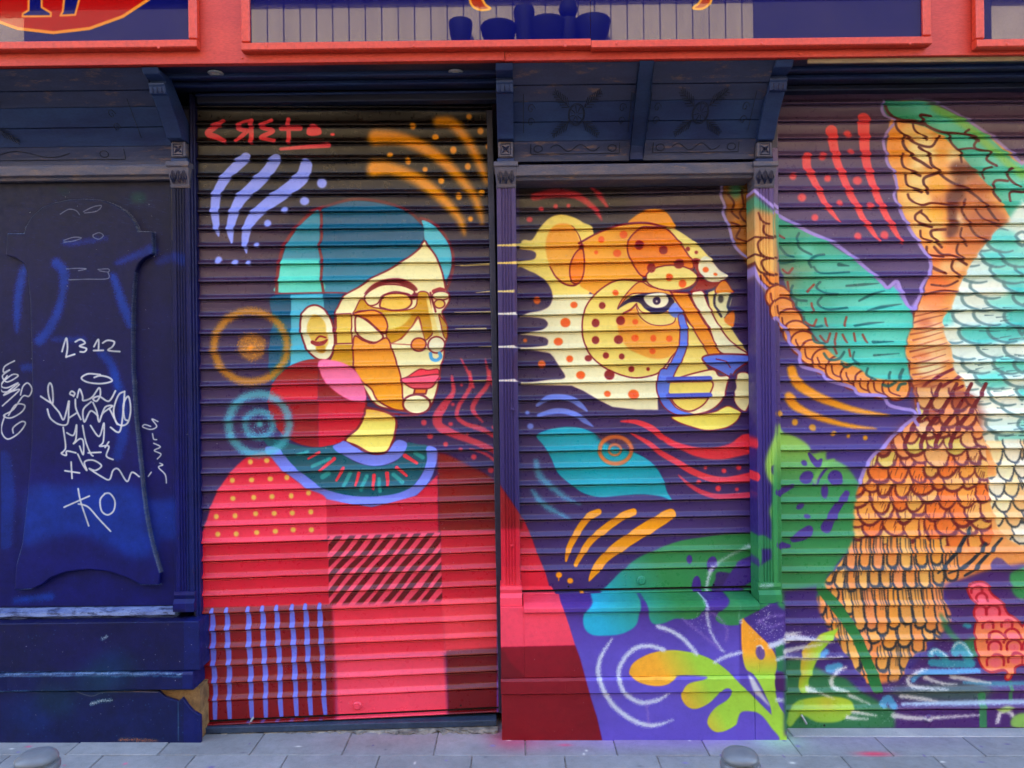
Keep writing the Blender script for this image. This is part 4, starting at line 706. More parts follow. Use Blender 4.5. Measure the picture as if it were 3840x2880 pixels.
    for l, wd in [([(520, 640), (500, 590), (560, 550), (620, 540)], 14), ([(540, 640), (600, 690), (820, 680)], 12), ([(420, 370), (400, 420), (430, 490), (520, 540)], 13), ([(590, 760), (560, 800), (620, 850), (720, 860)], 13), ([(600, 880), (570, 930), (640, 980), (800, 965)], 13), ([(370, 790), (350, 850), (400, 900), (480, 910)], 14), ([(400, 920), (400, 960), (450, 1000)], 13), ([(460, 1040), (470, 1090), (540, 1120), (600, 1110)], 13), ([(530, 1190), (550, 1240), (620, 1250)], 14), ([(620, 1330), (660, 1380), (740, 1370), (780, 1320)], 14), ([(750, 1400), (800, 1440), (860, 1400)], 13), ([(860, 1320), (850, 1380), (900, 1420)], 12), ([(970, 1450), (960, 1500), (1020, 1540)], 13),
                  ([(800, 790), (930, 780), (1060, 770)], [12, 16, 4]), ([(900, 910), (1000, 860), (1100, 830)], [10, 16, 4]), ([(960, 990), (1080, 960), (1240, 935)], [10, 18, 4]), ([(860, 1110), (980, 1090), (1100, 1080)], [14, 14, 3]), ([(1010, 1240), (1170, 1235)], [18, 6]), ([(1020, 1345), (1220, 1330)], [12, 4]), ([(1150, 1480), (1130, 1530)], 14), ([(1250, 1460), (1215, 1530)], 18), ([(1090, 1580), (1140, 1590), (1190, 1560)], 16), ([(1210, 1620), (1230, 1580), (1270, 1570)], 16), ([(740, 620), (820, 630)], [20, 6]), ([(270, 480), (320, 540), (370, 560)], 14), ([(240, 600), (300, 610), (380, 590)], 12)]:
        stroke('H', l, [q * 1.5 for q in wd] if isinstance(wd, list) else wd * 1.5, G2, 2.4, .85, 0, None)
    for l in ([(250, 380), (300, 410)], [(290, 660), (330, 690), (370, 650)], [(330, 760), (340, 830)], [(540, 780), (480, 840)], [(370, 930), (380, 980)], [(470, 1080), (530, 1110), (560, 1060)], [(630, 1050), (640, 1110)], [(800, 1040), (780, 1110)], [(590, 1190), (640, 1240), (670, 1170)], [(720, 1170), (700, 1260)], [(770, 1180), (800, 1240)], [(860, 1170), (870, 1230)], [(930, 1180), (960, 1240)], [(520, 930), (530, 1000)], [(700, 1280), (720, 1330)], [(820, 1300), (830, 1350)]):
        stroke('H', l, 19, RB2, 1.8, .9)
    stroke('H', [(222, 1050), (330, 1165), (345, 1255), (425, 1330), (432, 1425), (600, 1480), (640, 1540), (845, 1600), (900, 1655), (1080, 1670), (1140, 1740), (1240, 1770), (1330, 1790), (1345, 1860), (1370, 1900)], 27, LILAC, 2.5)
    stroke('S', [(2905, 798), (3026, 865), (3129, 912), (3223, 982), (3308, 1057), (3331, 1078), (3366, 1054), (3386, 1104), (3421, 1162), (3449, 1114), (3458, 1076), (3482, 1030), (3492, 985), (3448, 912), (3406, 846), (3374, 780)], 13, LILAC, 2)
    poly('H', [(1180, 800), (1215, 760), (1300, 950), (1360, 890), (1330, 1000)], LILAC, 3, True, .8)
    stroke('L', [(1370, 240), (1365, 330), (1260, 420), (1170, 500), (1110, 570), (1020, 650), (955, 740), (920, 830), (870, 930), (840, 1020)], [20, 26, 26, 28, 28, 28, 28, 30, 26, 10], LILAC, 2.5)
    # amber strokes and dots
    stroke('L', [(360, -30), (400, 70), (520, 160), (700, 240), (900, 300), (1130, 335)], [70, 80, 76, 56, 42, 8], AMB, 7, .95, 2); stroke('L', [(340, 190), (390, 260), (520, 330), (700, 390), (860, 425), (1030, 440)], [80, 70, 52, 40, 30, 6], AMB, 7, .95, 2)
    dots('L', [(258, 320, 26), (388, 390, 26), (527, 433, 27), (690, 480, 22), (815, 500, 16), (950, 515, 20)], (206, 144, 46), 2)
    # leaves on the left of the right shutter
    poly('L', [(225, 500), (300, 480), (400, 510), (490, 570), (520, 640), (630, 620), (640, 690), (700, 690), (790, 740), (860, 820), (890, 900), (870, 1000), (855, 1150), (850, 1330), (780, 1450), (650, 1620), (560, 1790), (225, 1790)], grad('L', (0, 560), (140, 190, 92), (0, 900), (58, 138, 84)), 4)
    for c, rx, ry, rot in [((460, 715), 24, 22, 0), ((710, 835), 60, 62, 0), ((480, 830), 60, 46, -.6), ((625, 940), 28, 60, 0), ((430, 1060), 36, 22, -.6), ((480, 1140), 26, 16, 0)]: ell('L', c, rx, ry, (70, 50, 138), 1.6, 1, rot=rot)
    for l, wd in [([(640, 1230), (700, 1110), (800, 960)], [90, 70, 50]), ([(380, 1320), (450, 1290), (500, 1250)], [60, 90, 70]), ([(260, 950), (360, 900)], [60, 40]), ([(500, 640), (560, 720), (600, 690)], [20, 60, 20]), ([(270, 1370), (340, 1380)], [60, 30]), ([(540, 880), (640, 760)], [40, 16])]: stroke('L', l, wd, (72, 50, 140), 2)
    stroke('L', [(540, 870), (610, 740), (700, 690)], [30, 40, 20], (110, 178, 92), 5, .8)
    # ---- bottom of the right shutter
    poly('P', [(268, 250), (600, 200), (560, 300), (600, 470), (690, 600), (740, 740), (830, 860), (960, 1010), (960, 1330), (300, 1400), (300, 260)], (72, 50, 126), 6, False)
    poly('P', [(1560, 200), (1700, 160), (1980, 60), (2260, 20), (2260, 1460), (950, 1460), (950, 1010), (1240, 960), (1430, 740), (1560, 600), (1640, 440)], (76, 46, 112), 6, False)
    poly('P', [(300, 800), (420, 790), (640, 900), (800, 950), (900, 1040), (1180, 1200), (1180, 1340), (300, 1360)], (56, 122, 78), 6, False, .95)
    poly('P', [(1550, 420), (1640, 560), (1700, 640), (1640, 640), (1560, 520)], (50, 116, 78), 5, True, .9); poly('P', [(1740, 640), (1850, 620), (1830, 760), (1760, 800)], (58, 130, 84), 5, True, .9); poly('P', [(2110, 110), (2260, 60), (2260, 300), (2140, 280)], (62, 142, 84), 4)
    poly('P', [(1180, 1020), (1880, 980), (1900, 1120), (1500, 1130), (1200, 1090)], (70, 128, 92), 14, True, .6)
    stroke('P', [(1880, 1080), (1885, 1350)], 60, (58, 132, 84), 3, .9); stroke('P', [(2110, 980), (2110, 1120)], 30, (64, 140, 84), 3, .8)
    # dark green stalk through the tail
    stroke('P', [(580, 220), (680, 330), (780, 460), (880, 620), (950, 780), (1000, 900), (1040, 1020)], [60, 90, 86, 80, 80, 90, 90], (48, 122, 66), 1.6)
    # lime leaf
    poly('P', [(735, 545), (700, 560), (600, 590), (520, 650), (450, 720), (438, 800), (430, 900), (420, 1040), (490, 1040), (500, 960), (540, 860), (600, 740), (680, 640)], grad('P', (440, 700), (226, 166, 50), (580, 760), (160, 210, 60)), 2)
    poly('P', [(400, 1140), (500, 1105), (680, 1092), (800, 1110), (850, 1150), (830, 1230), (720, 1290), (560, 1290), (440, 1240), (340, 1330), (338, 1200)], grad('P', (0, 1110), (178, 204, 60), (0, 1260), (150, 198, 70)), 3)
    ell('P', (640, 1140), 60, 40, (206, 180, 56), 14, .6); stroke('P', [(345, 1290), (380, 1200), (430, 1150)], 60, (150, 200, 80), 5, .8)
    # red coral
    cor = [(1760, 215), (1800, 185), (1880, 175), (1925, 200), (1960, 270), (2040, 340), (2090, 430), (2150, 470), (2260, 620), (2260, 800), (2150, 860), (2110, 950), (2070, 950), (2060, 880), (1940, 890), (1880, 850), (1840, 740), (1820, 600), (1830, 500), (1815, 420), (1830, 360), (1790, 300)]
    CM = maskof('P', cor)
    poly('P', cor, grad('P', (0, 430), (236, 84, 100), (0, 560), (238, 130, 84)), 2, True, 1, (168, 22, 44), 16)
    for c, r in [((1840, 250), 44), ((1880, 310), 44), ((1870, 420), 52), ((1970, 420), 56), ((1930, 530), 44), ((1990, 640), 70), ((2120, 610), 60), ((1985, 700), 52), ((2140, 700), 60), ((1990, 820), 70), ((2150, 800), 60), ((2080, 520), 44)]:
        ell('P', c, r * .75, r * .6, (246, 98, 122), 4, .8, clip=CM); t = np.linspace(math.pi * .9, math.pi * 2.1, 8)
        stroke('P', [(c[0] + r * math.cos(a), c[1] + r * math.sin(a)) for a in t], 19, (172, 20, 44), 1.8, .9, 0, CM)
    # cyan and white splashes
    for l, wd, c in [([(1460, 760), (1500, 730), (1560, 760), (1600, 820)], [40, 50, 60, 40], (58, 150, 176)), ([(1660, 740), (1700, 690), (1750, 740), (1780, 830)], [60, 90, 90, 60], (66, 158, 182)), ([(1480, 820), (1600, 830), (1800, 830)], 60, (60, 150, 176)), ([(1330, 960), (1400, 900), (1600, 890), (1850, 880)], [40, 50, 40, 30], (84, 160, 220)), ([(660, 870), (740, 850)], 60, (80, 160, 210)), ([(1090, 1150), (1130, 1110), (1170, 1160)], 60, (80, 160, 210)), ([(1250, 1150), (1700, 1140), (2240, 1130)], [20, 34, 34], (168, 200, 240)), ([(1750, 520), (1780, 530)], 40, (60, 150, 180)), ([(590, 770), (640, 730)], 40, (90, 160, 220)), ([(1740, 980), (2000, 990), (2240, 985)], [20, 40, 30], (84, 150, 190))]:
        stroke('P', l, wd, c, 4, .9, 4)
    wt = (224, 228, 236)
    for l, wd in [([(800, 860), (720, 890), (680, 960), (700, 1020), (800, 1045)], [16, 26, 36, 32, 8]), ([(1440, 870), (1340, 900), (1290, 950), (1310, 1000), (1400, 1020), (1600, 1030)], [10, 22, 30, 30, 20, 6]), ([(490, 1030), (560, 1050), (700, 1110)], [50, 20, 8]), ([(820, 1080), (980, 1150)], [30, 6]), ([(850, 1210), (1030, 1240)], [34, 10]), ([(800, 1255), (970, 1268)], [34, 8]), ([(1240, 1090), (1400, 1110), (1520, 1130)], [30, 30, 8]), ([(1170, 1240), (1400, 1260), (1850, 1235)], [40, 30, 10]), ([(1430, 940), (1560, 985), (1680, 995)], [36, 20, 6]), ([(1640, 930), (1800, 960), (1950, 985)], [40, 26, 6]), ([(2000, 1290), (2020, 1220), (2080, 1205), (2120, 1240)], 30), ([(320, 640), (420, 620), (700, 665)], [50, 40, 8]), ([(310, 730), (450, 700), (600, 680)], [40, 30, 8]), ([(320, 600), (430, 580)], [40, 10]), ([(310, 770), (500, 790), (760, 770)], [20, 30, 8]), ([(1470, 750), (1490, 725), (1540, 725), (1590, 765)], 12), ([(1650, 700), (1700, 660), (1760, 700), (1785, 760)], 12)]:
        stroke('P', l, wd, wt, 5, .85, 5)
    poly('P', [(2110, 1270), (2180, 1220), (2260, 1240), (2260, 1340), (2120, 1330)], (140, 196, 90), 4, True, .9); poly('P', [(1990, 1190), (2070, 1160), (2130, 1180), (2060, 1215)], (170, 214, 110), 3, True, .8)
    spray('P', (1250, 1000), 260, 120, (226, 230, 240), (1.2, 3)); spray('P', (450, 640), 140, 90, (220, 226, 240), (1.2, 3)); spray('P', (1150, 1240), 120, 60, (226, 230, 240), (1.2, 3)); spray('P', (1650, 800), 180, 90, (220, 232, 240), (1.2, 3))

paint_backgrounds(); paint_left_panel(); paint_left_shutter(); paint_edges(); paint_centre(); paint_base(); paint_right()
paint_sign()

# ------------------------------------------------------------------ materials
GAIN = np.array([.97, 1.04, 1.26])     # light on the wall at this exposure: albedo = seen colour / light
def s2l(c):
    c = np.asarray(c, np.float64)
    return np.where(c <= .04045, c / 12.92, ((c + .055) / 1.055) ** 2.4)
def l2s(c):
    return np.where(c <= .0031308, c * 12.92, 1.055 * np.maximum(c, 1e-9) ** (1 / 2.4) - .055)
def lin(r, g, b): return tuple(float(x) for x in np.minimum(s2l(np.array([r, g, b]) / 255.0) / GAIN, .85)) + (1.0,)
def sample(u, v):
    u = np.where(u > 3836, 7672 - u, u)      # beyond the frame the mural goes on, mirrored
    x = np.clip(u * RS - .5, 0, IW - 1.001); y = np.clip((v + VOFF) * RS - .5, 0, IH - 1.001)
    xi, yi = x.astype(int), y.astype(int)
    fx, fy = (x - xi)[..., None], (y - yi)[..., None]
    return (IMG[yi, xi] * (1 - fx) + IMG[yi, xi + 1] * fx) * (1 - fy) + (IMG[yi + 1, xi] * (1 - fx) + IMG[yi + 1, xi + 1] * fx) * fy
def project(X, Y, Z):
    a_, b_ = X / Y, (Z - CAMZ) / Y
    return 1920 + FPX * (a_ * CT - b_ * ST), 1440 - FPX * (a_ * ST + b_ * CT)
class Canvas: pass
def canvas(name, dfun, x0, x1, z0, z1, res=.0022, k=1.0):
    c = Canvas(); c.x0, c.x1, c.z0, c.z1 = x0, x1, z0, z1
    wd, ht = int((x1 - x0) / res), int((z1 - z0) / res)
    X, Z = np.meshgrid(x0 + (np.arange(wd) + .5) / wd * (x1 - x0), z0 + (np.arange(ht) + .5) / ht * (z1 - z0))
    u, v = project(X, dfun(X), Z)
    px = l2s(np.clip((s2l(sample(u, v)) - .012) / GAIN / k, .003, .85))
    im = bpy.data.images.new(name, wd, ht)
    im.pixels.foreach_set(np.dstack([px, np.ones((ht, wd))]).astype(np.float32).ravel())
    im.update(); im.pack()
    c.im = im
    return c
def newmat(name):
    m = bpy.data.materials.new(name); m.use_nodes = True
    nt = m.node_tree; b = nt.nodes['Principled BSDF']
    return m, nt, b, nt.nodes, nt.links
def nnoise(nt, scale, detail=4.0, vec=None, rough=.55):
    n = nt.nodes.new('ShaderNodeTexNoise'); n.inputs['Scale'].default_value = scale; n.inputs['Detail'].default_value = detail; n.inputs['Roughness'].default_value = rough
    if vec is not None: nt.links.new(vec, n.inputs['Vector'])
    return n
def nramp(nt, src, p0, c0, p1, c1):
    r = nt.nodes.new('ShaderNodeValToRGB')
    e = r.color_ramp.elements
    e[0].position, e[0].color = p0, c0; e[1].position, e[1].color = p1, c1
    nt.links.new(src, r.inputs[0]); return r
def nmix(nt, fac, a, b, mode='MIX'):
    m = nt.nodes.new('ShaderNodeMix'); m.data_type = 'RGBA'; m.blend_type = mode
    for s, i in ((fac, 0), (a, 6), (b, 7)):
        if hasattr(s, 'is_output'): nt.links.new(s, m.inputs[i])
        else: m.inputs[i].default_value = s
    return m.outputs[2]
def nbump(nt, h, strength, dist):
    b = nt.nodes.new('ShaderNodeBump'); b.inputs['Strength'].default_value = strength; b.inputs['Distance'].default_value = dist
    nt.links.new(h, b.inputs['Height']); return b.outputs[0]
def g4(v): return (v, v, v, 1)
def paint_mat(name, cv, rough=.36, bump=.35, chips=.0, spec=.5, wood=False, mottle=0, objrand=0):
    """sprayed paint: flat print from the canvas, plus grime, chips and brush relief"""
    m, nt, b, N, L = newmat(name)
    geo = N.new('ShaderNodeNewGeometry'); sep = N.new('ShaderNodeSeparateXYZ'); L.new(geo.outputs['Position'], sep.inputs[0])
    cmb = N.new('ShaderNodeCombineXYZ')
    for ax, o, lo, hi in ((0, 0, cv.x0, cv.x1), (cv.axis if hasattr(cv, 'axis') else 2, 1, cv.z0, cv.z1)):
        mr = N.new('ShaderNodeMapRange'); mr.clamp = False
        mr.inputs[1].default_value = lo; mr.inputs[2].default_value = hi
        L.new(sep.outputs[ax], mr.inputs[0]); L.new(mr.outputs[0], cmb.inputs[o])
    ti = N.new('ShaderNodeTexImage'); ti.image = cv.im; ti.extension = 'EXTEND'; ti.interpolation = 'Linear'
    L.new(cmb.outputs[0], ti.inputs[0])
    pos = geo.outputs['Position']
    n1 = nnoise(nt, 2.6, 5, pos); n2 = nnoise(nt, 34, 5, pos, .7); n3 = nnoise(nt, 210, 3, pos, .6)
    c = nmix(nt, 1.0, ti.outputs[0], nramp(nt, n1.outputs[0], .3, g4(.84), .7, g4(1.06)).outputs[0], 'MULTIPLY')
    c = nmix(nt, 1.0, c, nramp(nt, n2.outputs[0], .26, g4(.88), .5, g4(1.0)).outputs[0], 'MULTIPLY')
    if mottle:
        n5 = nnoise(nt, 9, 9, pos, .75)
        c = nmix(nt, 1.0, c, nramp(nt, n5.outputs[0], .34, g4(1 - mottle), .66, g4(1 + mottle)).outputs[0], 'MULTIPLY')
        n6 = nnoise(nt, 420, 2, pos, .5)
        c = nmix(nt, 1.0, c, nramp(nt, n6.outputs[0], .3, g4(1 - mottle * .7), .7, g4(1 + mottle * .7)).outputs[0], 'MULTIPLY')
    if objrand:
        oi = N.new('ShaderNodeObjectInfo')
        c = nmix(nt, 1.0, c, nramp(nt, oi.outputs['Random'], 0, g4(1 - objrand), 1, g4(1 + objrand)).outputs[0], 'MULTIPLY')
    if chips:
        sp = nnoise(nt, 95, 3, pos, .5)
        c = nmix(nt, nramp(nt, sp.outputs[0], .735, g4(0), .76, g4(chips)).outputs[0], c, lin(150, 156, 175))
    L.new(c, b.inputs['Base Color'])
    L.new(nramp(nt, n2.outputs[0], .3, g4(min(rough + .2, .95)), .65, g4(rough)).outputs[0], b.inputs['Roughness'])
    b.inputs['Specular IOR Level'].default_value = spec
    if wood:
        mp = N.new('ShaderNodeMapping'); L.new(pos, mp.inputs[0]); mp.inputs['Scale'].default_value = (70, 70, 5)
        h = nnoise(nt, 1.0, 5, mp.outputs[0], .6)
        hh = nmix(nt, .5, h.outputs[0], n2.outputs[0])
    else:
        hh = nmix(nt, .35, n2.outputs[0], n3.outputs[0])
    L.new(nbump(nt, hh, bump, .0016), b.inputs['Normal'])
    return m
def noise_mat(name, c0, c1, scale=6, rough=.5, bump=.3, dist=.002, spec=.5, stretch=None, c2=None, metal=0, fine=60, t2=(.6, .7)):
    m, nt, b, N, L = newmat(name)
    geo = N.new('ShaderNodeNewGeometry'); pos = geo.outputs['Position']
    if stretch:
        mp = N.new('ShaderNodeMapping'); L.new(pos, mp.inputs[0]); mp.inputs['Scale'].default_value = stretch; pos = mp.outputs[0]
    n1 = nnoise(nt, scale, 6, pos); n2 = nnoise(nt, fine, 4, pos, .65)
    c = nramp(nt, n1.outputs[0], .36, c0, .66, c1).outputs[0]
    if c2 is not None:
        n4 = nnoise(nt, scale * 1.7, 7, pos, .7)
        c = nmix(nt, nramp(nt, n4.outputs[0], t2[0], g4(0), t2[1], g4(1)).outputs[0], c, c2)
    c = nmix(nt, 1.0, c, nramp(nt, n2.outputs[0], .3, g4(.78), .62, g4(1.06)).outputs[0], 'MULTIPLY')
    L.new(c, b.inputs['Base Color'])
    L.new(nramp(nt, n2.outputs[0], .3, g4(min(rough + .2, 1)), .7, g4(rough)).outputs[0], b.inputs['Roughness'])
    b.inputs['Specular IOR Level'].default_value = spec; b.inputs['Metallic'].default_value = metal
    L.new(nbump(nt, nmix(nt, .5, n1.outputs[0], n2.outputs[0]), bump, dist), b.inputs['Normal'])
    return m
M = {}
M['red'] = noise_mat('red_fascia_paint', lin(176, 40, 30), lin(190, 52, 36), 3, .42, .15, .001, stretch=(1, 1, 3))
M['redframe'] = noise_mat('red_frame_paint', lin(190, 50, 28), lin(198, 58, 34), 3, .36, .1, .001)
M['navy'] = noise_mat('navy_wood_paint', lin(20, 34, 84), lin(32, 54, 104), 3.5, .45, .5, .0022, spec=.35, stretch=(1, 1, 4), c2=lin(78, 66, 82), t2=(.66, .76))
M['navyworn'] = noise_mat('worn_navy_paint', lin(24, 32, 72), lin(36, 46, 88), 4, .4, .6, .0026, stretch=(1.4, 1, 7), c2=lin(96, 76, 78), t2=(.56, .66))
M['ledge'] = noise_mat('weathered_ledge_paint', lin(64, 68, 98), lin(92, 84, 98), 6, .5, .8, .003, stretch=(1.5, 3, 6), c2=lin(118, 98, 92), t2=(.56, .7))
M['carve'] = noise_mat('carved_groove_paint', lin(14, 18, 40), lin(20, 26, 52), 8, .5, .3)
M['dark'] = noise_mat('dark_soffit_paint', lin(16, 20, 46), lin(26, 34, 66), 3, .38, .4, .002, stretch=(1, 4, 4))
M['wornblue'] = noise_mat('worn_blue_sill_paint', lin(70, 88, 150), lin(110, 128, 184), 5, .5, .9, .003, stretch=(2, 2, 7), c2=lin(30, 40, 84), t2=(.5, .6))
M['void'] = noise_mat('unlit_interior_plaster', lin(20, 20, 26), lin(30, 30, 34), 3, .9)
M['steel'] = noise_mat('galvanised_steel', lin(130, 136, 150), lin(160, 166, 178), 9, .4, .2, .001, metal=.6)
M['bollard'] = noise_mat('grey_bollard_paint', lin(84, 94, 114), lin(100, 110, 128), 6, .26, .03, .0004, spec=.5, fine=20)
M['slab'] = noise_mat('grey_paving_concrete', lin(140, 146, 166), lin(172, 176, 192), 3.2, .8, .35, .0012, c2=lin(112, 118, 142), t2=(.6, .78), fine=240)
M['mortar'] = noise_mat('crumbled_mortar', lin(84, 82, 86), lin(150, 146, 146), 22, .9, 1.0, .008)
M['rawplaster'] = noise_mat('exposed_brown_plaster', lin(96, 72, 46), lin(142, 112, 74), 16, .9, .9, .006)
M['plaster'] = noise_mat('pale_street_plaster', lin(150, 138, 122), lin(170, 158, 140), 1.2, .9, .4, .003)
M['board'] = noise_mat('beige_board_paint', lin(138, 126, 104), lin(152, 140, 118), 1.0, .7, .2, .001, stretch=(4, 1, .6))
M['shade'] = noise_mat('brown_eave_paint', lin(30, 26, 26), lin(42, 36, 34), 2, .7)
M['pot'] = noise_mat('dark_silhouette_pot', lin(12, 13, 18), lin(20, 22, 28), 5, .6, spec=.1)  # near-black colour keeps the sunlit pots as dark silhouettes
M['road'] = noise_mat('road_asphalt', lin(60, 60, 62), lin(74, 74, 76), 5, .9, .6, .003, fine=300)
M['lens'] = noise_mat('frosted_lamp_lens', lin(170, 170, 160), lin(196, 196, 186), 30, .3)
M['rail'] = noise_mat('dark_guide_rail_paint', lin(26, 28, 52), lin(40, 40, 70), 6, .45, .3)
M['sill'] = noise_mat('blue_black_steel_sill', lin(30, 46, 76), lin(46, 64, 96), 8, .45, .4, .001)
M['batten'] = noise_mat('bare_wood_batten', lin(120, 104, 88), lin(148, 130, 110), 8, .8, .5, stretch=(1, 4, 8))
M['hole'] = noise_mat('recess_shade_black', lin(10, 10, 12), lin(14, 14, 16), 5, .9)  # flat black for the shade inside bolt holes and the bar gap

# ------------------------------------------------------------------ mesh helpers
def mesh(name, verts, faces, mat, parent=None, smooth=False):
    me = bpy.data.meshes.new(name); me.from_pydata([tuple(v) for v in verts], [], faces); me.update()
    if smooth: me.polygons.foreach_set('use_smooth', [True] * len(me.polygons))
    o = bpy.data.objects.new(name, me)
    for mm in (mat if isinstance(mat, (list, tuple)) else [mat]): me.materials.append(mm)
    COL.objects.link(o)
    if parent is not None:
        o.parent = parent
        o.matrix_parent_inverse = mw(parent).inverted()
    return o
def mw(o):
    m = o.matrix_basis.copy()
    p = o
    while p.parent:
        m = p.parent.matrix_basis @ p.matrix_parent_inverse @ m if False else p.parent.matrix_basis @ p.matrix_parent_inverse @ m
        p = p.parent
    return m
def empty(name, loc, label, cat, group=None):
    o = bpy.data.objects.new(name, None); o.location = loc; o.empty_display_size = .2; COL.objects.link(o)
    o['label'] = label; o['category'] = cat
    if group: o['group'] = group
    return o
def tag(o, label, cat, group=None):
    o['label'] = label; o['category'] = cat
    if group: o['group'] = group
    return o
def bevel(o, wd=.003, seg=1):
    b = o.modifiers.new('edge', 'BEVEL'); b.width = wd; b.segments = seg; b.limit_method = 'ANGLE'; b.angle_limit = R(40)
    return o
def box(name, x0, x1, y0, y1, z0, z1, mat, parent=None, bv=.003):
    v = [(x, y, z) for x in (x0, x1) for y in (y0, y1) for z in (z0, z1)]
    f = [(0, 1, 3, 2), (4, 6, 7, 5), (0, 4, 5, 1), (2, 3, 7, 6), (0, 2, 6, 4), (1, 5, 7, 3)]
    o = mesh(name, v, f, mat, parent)
    return bevel(o, bv) if bv else o
def extr_x(name, prof, x0, x1, mat, parent=None, bv=0, zoff=None):
    """closed profile of (y, z) points pulled along X"""
    n = len(prof)
    v = [(x0, y, z) for y, z in prof] + [(x1, y, z) for y, z in prof]
    f = [(i, (i + 1) % n, n + (i + 1) % n, n + i) for i in range(n)] + [tuple(range(n))[::-1], tuple(range(n, 2 * n))]
    o = mesh(name, v, f, mat, parent); fixn(o)
    return bevel(o, bv) if bv else o
def fixn(o):
    bm = bmesh.new(); bm.from_mesh(o.data); bmesh.ops.recalc_face_normals(bm, faces=bm.faces); bm.to_mesh(o.data); bm.free()
def extr_y(name, pts, y0, y1, mat, parent=None, bv=0):
    """closed outline of (x, z) points pulled along Y (y0 is the front)"""
    n = len(pts)
    v = [(x, y0, z) for x, z in pts] + [(x, y1, z) for x, z in pts]
    f = [(i, (i + 1) % n, n + (i + 1) % n, n + i) for i in range(n)] + [tuple(range(n))[::-1], tuple(range(n, 2 * n))]
    o = mesh(name, v, f, mat, parent); fixn(o)
    return bevel(o, bv) if bv else o
def lathe(name, prof, loc, mat, parent=None, seg=28, axis='Z'):
    v, f = [], []
    for r, h in prof:
        for i in range(seg):
            a = 2 * math.pi * i / seg
            p = (r * math.cos(a), r * math.sin(a), h) if axis == 'Z' else (r * math.cos(a), h, r * math.sin(a))
            v.append((p[0] + loc[0], p[1] + loc[1], p[2] + loc[2]))
    for j in range(len(prof) - 1):
        for i in range(seg): f.append((j * seg + i, j * seg + (i + 1) % seg, (j + 1) * seg + (i + 1) % seg, (j + 1) * seg + i))
    f.append(tuple(range(seg))[::-1]); f.append(tuple(range((len(prof) - 1) * seg, len(prof) * seg)))
    o = mesh(name, v, f, mat, parent, True); fixn(o)
    o.data.set_sharp_from_angle(angle=R(40))
    return o
def px_outline(T, pts, d, sm=False):
    p, _ = tr(T, pts)
    if sm: p = spline(p, True, 4)
    return [(PX(q[0] / RS, q[1] / RS - VOFF, d), PZ(q[0] / RS, q[1] / RS - VOFF, d)) for q in p]
def rel(prof): return prof

# depths of the wall's planes from the camera
D_FR, D_SIGN, D_PIL, D_BASE, D_PANEL, D_LBASE = 3.27, 3.245, 3.58, 3.55, 3.62, 3.52
Z_SOF = 3.02

# canvases (paint), one for each plane
yl = lambda X: 3.642 + (X + 1.455) * .0622
CV = {}
CV['lsh'] = canvas('left_shutter_paint', yl, -1.58, .02, .05, 3.02)
CV['csh'] = canvas('centre_shutter_paint', lambda X: 3.72 + 0 * X, -.02, 1.24, .55, 2.75)
CV['rsh'] = canvas('right_shutter_paint', lambda X: 3.665 + 0 * X, 1.18, 2.9, -.06, 3.02)
CV['pil'] = canvas('pilaster_paint', lambda X: D_PIL + 0 * X, -.15, 1.35, .5, 2.75)
CV['base'] = canvas('base_paint', lambda X: D_BASE + 0 * X, -.12, 1.40, -.05, .75, .0018)
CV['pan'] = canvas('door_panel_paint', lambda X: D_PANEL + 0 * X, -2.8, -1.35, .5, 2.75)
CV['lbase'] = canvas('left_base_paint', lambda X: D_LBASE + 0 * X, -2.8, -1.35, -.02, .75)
CV['sign'] = canvas('sign_paint', lambda X: D_SIGN + 0 * X, -2.9, 2.9, 3.0, 3.98, .0026, 1.5)
PM = {}
for k, kw in {'lsh': {}, 'csh': {}, 'rsh': {}}.items(): PM[k] = paint_mat(k + '_spray_paint', CV[k], .25, .32, .6, .42)
PM['pil'] = paint_mat('pilaster_spray_paint', CV['pil'], .4, .6, .3, .3, wood=True)
PM['base'] = paint_mat('base_spray_paint', CV['base'], .42, .6, .4, .3, mottle=.06)
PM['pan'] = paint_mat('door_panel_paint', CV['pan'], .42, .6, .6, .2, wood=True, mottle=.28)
PM['lbase'] = paint_mat('left_base_paint', CV['lbase'], .42, .6, .7, .25, mottle=.28)
def sign_material():
    m, nt, b, N, L = newmat('glossy_sign_print')
    geo = N.new('ShaderNodeNewGeometry'); sep = N.new('ShaderNodeSeparateXYZ'); L.new(geo.outputs['Position'], sep.inputs[0]); cmb = N.new('ShaderNodeCombineXYZ')
    cv = CV['sign']
    for ax, o, lo, hi in ((0, 0, cv.x0, cv.x1), (2, 1, cv.z0, cv.z1)):
        mr = N.new('ShaderNodeMapRange'); mr.clamp = False; mr.inputs[1].default_value = lo; mr.inputs[2].default_value = hi
        L.new(sep.outputs[ax], mr.inputs[0]); L.new(mr.outputs[0], cmb.inputs[o])
    ti = N.new('ShaderNodeTexImage'); ti.image = cv.im; ti.extension = 'EXTEND'; L.new(cmb.outputs[0], ti.inputs[0]); L.new(ti.outputs[0], b.inputs['Base Color'])
    b.inputs['Roughness'].default_value = .012; b.inputs['IOR'].default_value = 1.6; b.inputs['Specular IOR Level'].default_value = .6
    n = nnoise(nt, 1.6, 1, geo.outputs['Position']); L.new(nbump(nt, n.outputs[0], .02, .004), b.inputs['Normal'])
    return m
PM['sign'] = sign_material()

